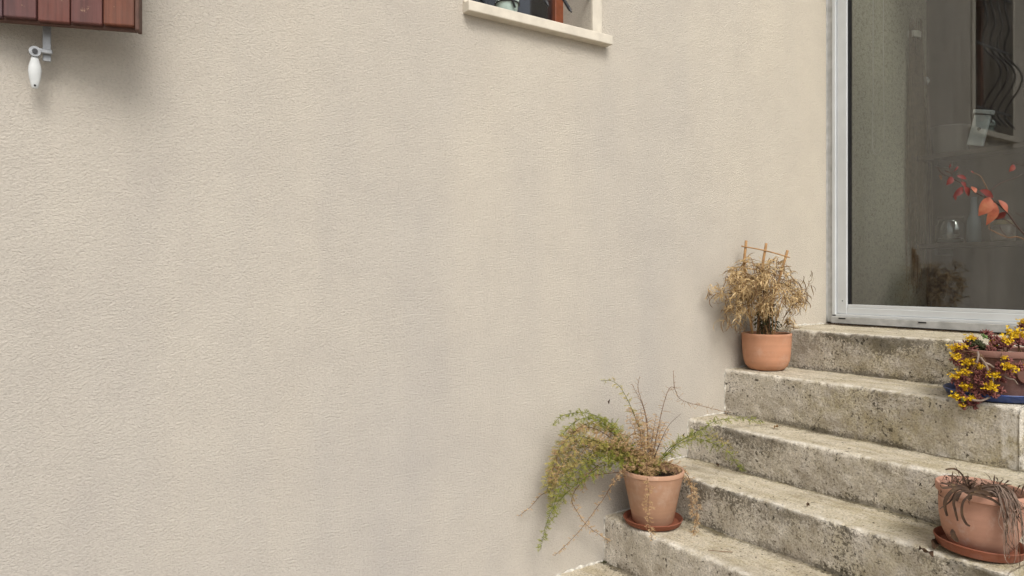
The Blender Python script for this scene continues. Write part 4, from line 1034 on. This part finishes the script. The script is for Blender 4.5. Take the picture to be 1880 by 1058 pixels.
twig([E0, bpx(745, 905), bpx(650, 780), bpx(550, 690), bpx(440, 640), bpx(330, 570), bpx(240, 520), bpx(160, 480), bpx(122, 430)], 0.0036, 'stem_dark')
twig([E0, bpx(773, 977), bpx(650, 960), bpx(540, 912), bpx(510, 890), bpx(520, 850)], 0.0028, 'stem_brown')
twig([bpx(640, 950), bpx(605, 910), bpx(590, 870)], 0.0015)
twig([bpx(525, 615), bpx(560, 580), bpx(620, 545), bpx(700, 520), bpx(757, 488)], 0.0022)
twig([bpx(500, 600), bpx(470, 540), bpx(445, 500), bpx(400, 480), bpx(375, 463)], 0.0018, 'stem_brown')
twig([bpx(330, 570), bpx(300, 515), bpx(282, 470)], 0.0016, 'stem_brown')
twig([bpx(240, 520), bpx(228, 470), bpx(215, 440), bpx(222, 410)], 0.0014)
twig([bpx(230, 485), bpx(255, 460), bpx(282, 430)], 0.0013)
twig([bpx(230, 485), bpx(200, 468), bpx(175, 462)], 0.0013)
twig([bpx(620, 815), bpx(680, 860), bpx(740, 905)], 0.002)
twig([bpx(680, 420), bpx(690, 400), bpx(720, 415), bpx(800, 430), bpx(900, 500), at(1960, 470, DB)], 0.0016)
twig([bpx(710, 775), bpx(750, 800), bpx(800, 810), at(1930, 440, DB)], 0.0016)
def oleaf(a0, q0, a1, q1, wpx_, mat, ry=0.0, dd=0.0):
    """oval leaf from its stalk (a0,q0) to its tip (a1,q1)"""
    A = bpx(a0, q0, DB + dd); B = bpx(a1, q1, DB + dd + ry); n = 7; W = wpx_ / 4.068 / FPX * DB / 2
    d = B - A; pts = [A + d * (i / n) + (-vd) * 0.10 * d.length * math.sin(math.pi * i / n) for i in range(n + 1)]
    m_ = MB(); m_.strip(pts, [W * max(0.03, math.sin(math.pi * (i / n) ** 0.85)) for i in range(n + 1)], -vd + Vector((0.2, 0, 0.2)), 0.28, 0.2)
    m_.build('leaf', M[mat], shr, smooth=True)
oleaf(520, 660, 432, 800, 105, 'orange_leaf', 0.01, -0.012); oleaf(555, 700, 490, 870, 85, 'orange_leaf', 0.02, -0.006); oleaf(440, 608, 545, 665, 55, 'red_leaf', 0.02)
oleaf(582, 680, 650, 775, 50, 'orange_leaf', -0.02); oleaf(640, 770, 550, 825, 45, 'red_leaf', 0.03); oleaf(318, 585, 240, 660, 48, 'red_leaf'); oleaf(250, 640, 262, 685, 22, 'red_leaf')
oleaf(325, 580, 360, 655, 48, 'red_leaf', 0.01, -0.01); oleaf(380, 580, 412, 630, 42, 'orange_leaf', -0.02, -0.01); oleaf(240, 508, 192, 570, 46, 'red_leaf'); oleaf(270, 500, 345, 525, 34, 'red_leaf')
oleaf(300, 545, 340, 585, 34, 'red_leaf'); oleaf(700, 418, 660, 470, 40, 'red_leaf'); oleaf(138, 492, 158, 532, 24, 'dead_leaf'); oleaf(282, 428, 245, 470, 13, 'red_leaf'); oleaf(175, 462, 225, 482, 13, 'dead_leaf')
oleaf(222, 408, 214, 445, 12, 'red_leaf'); oleaf(374, 463, 398, 482, 10, 'red_leaf')
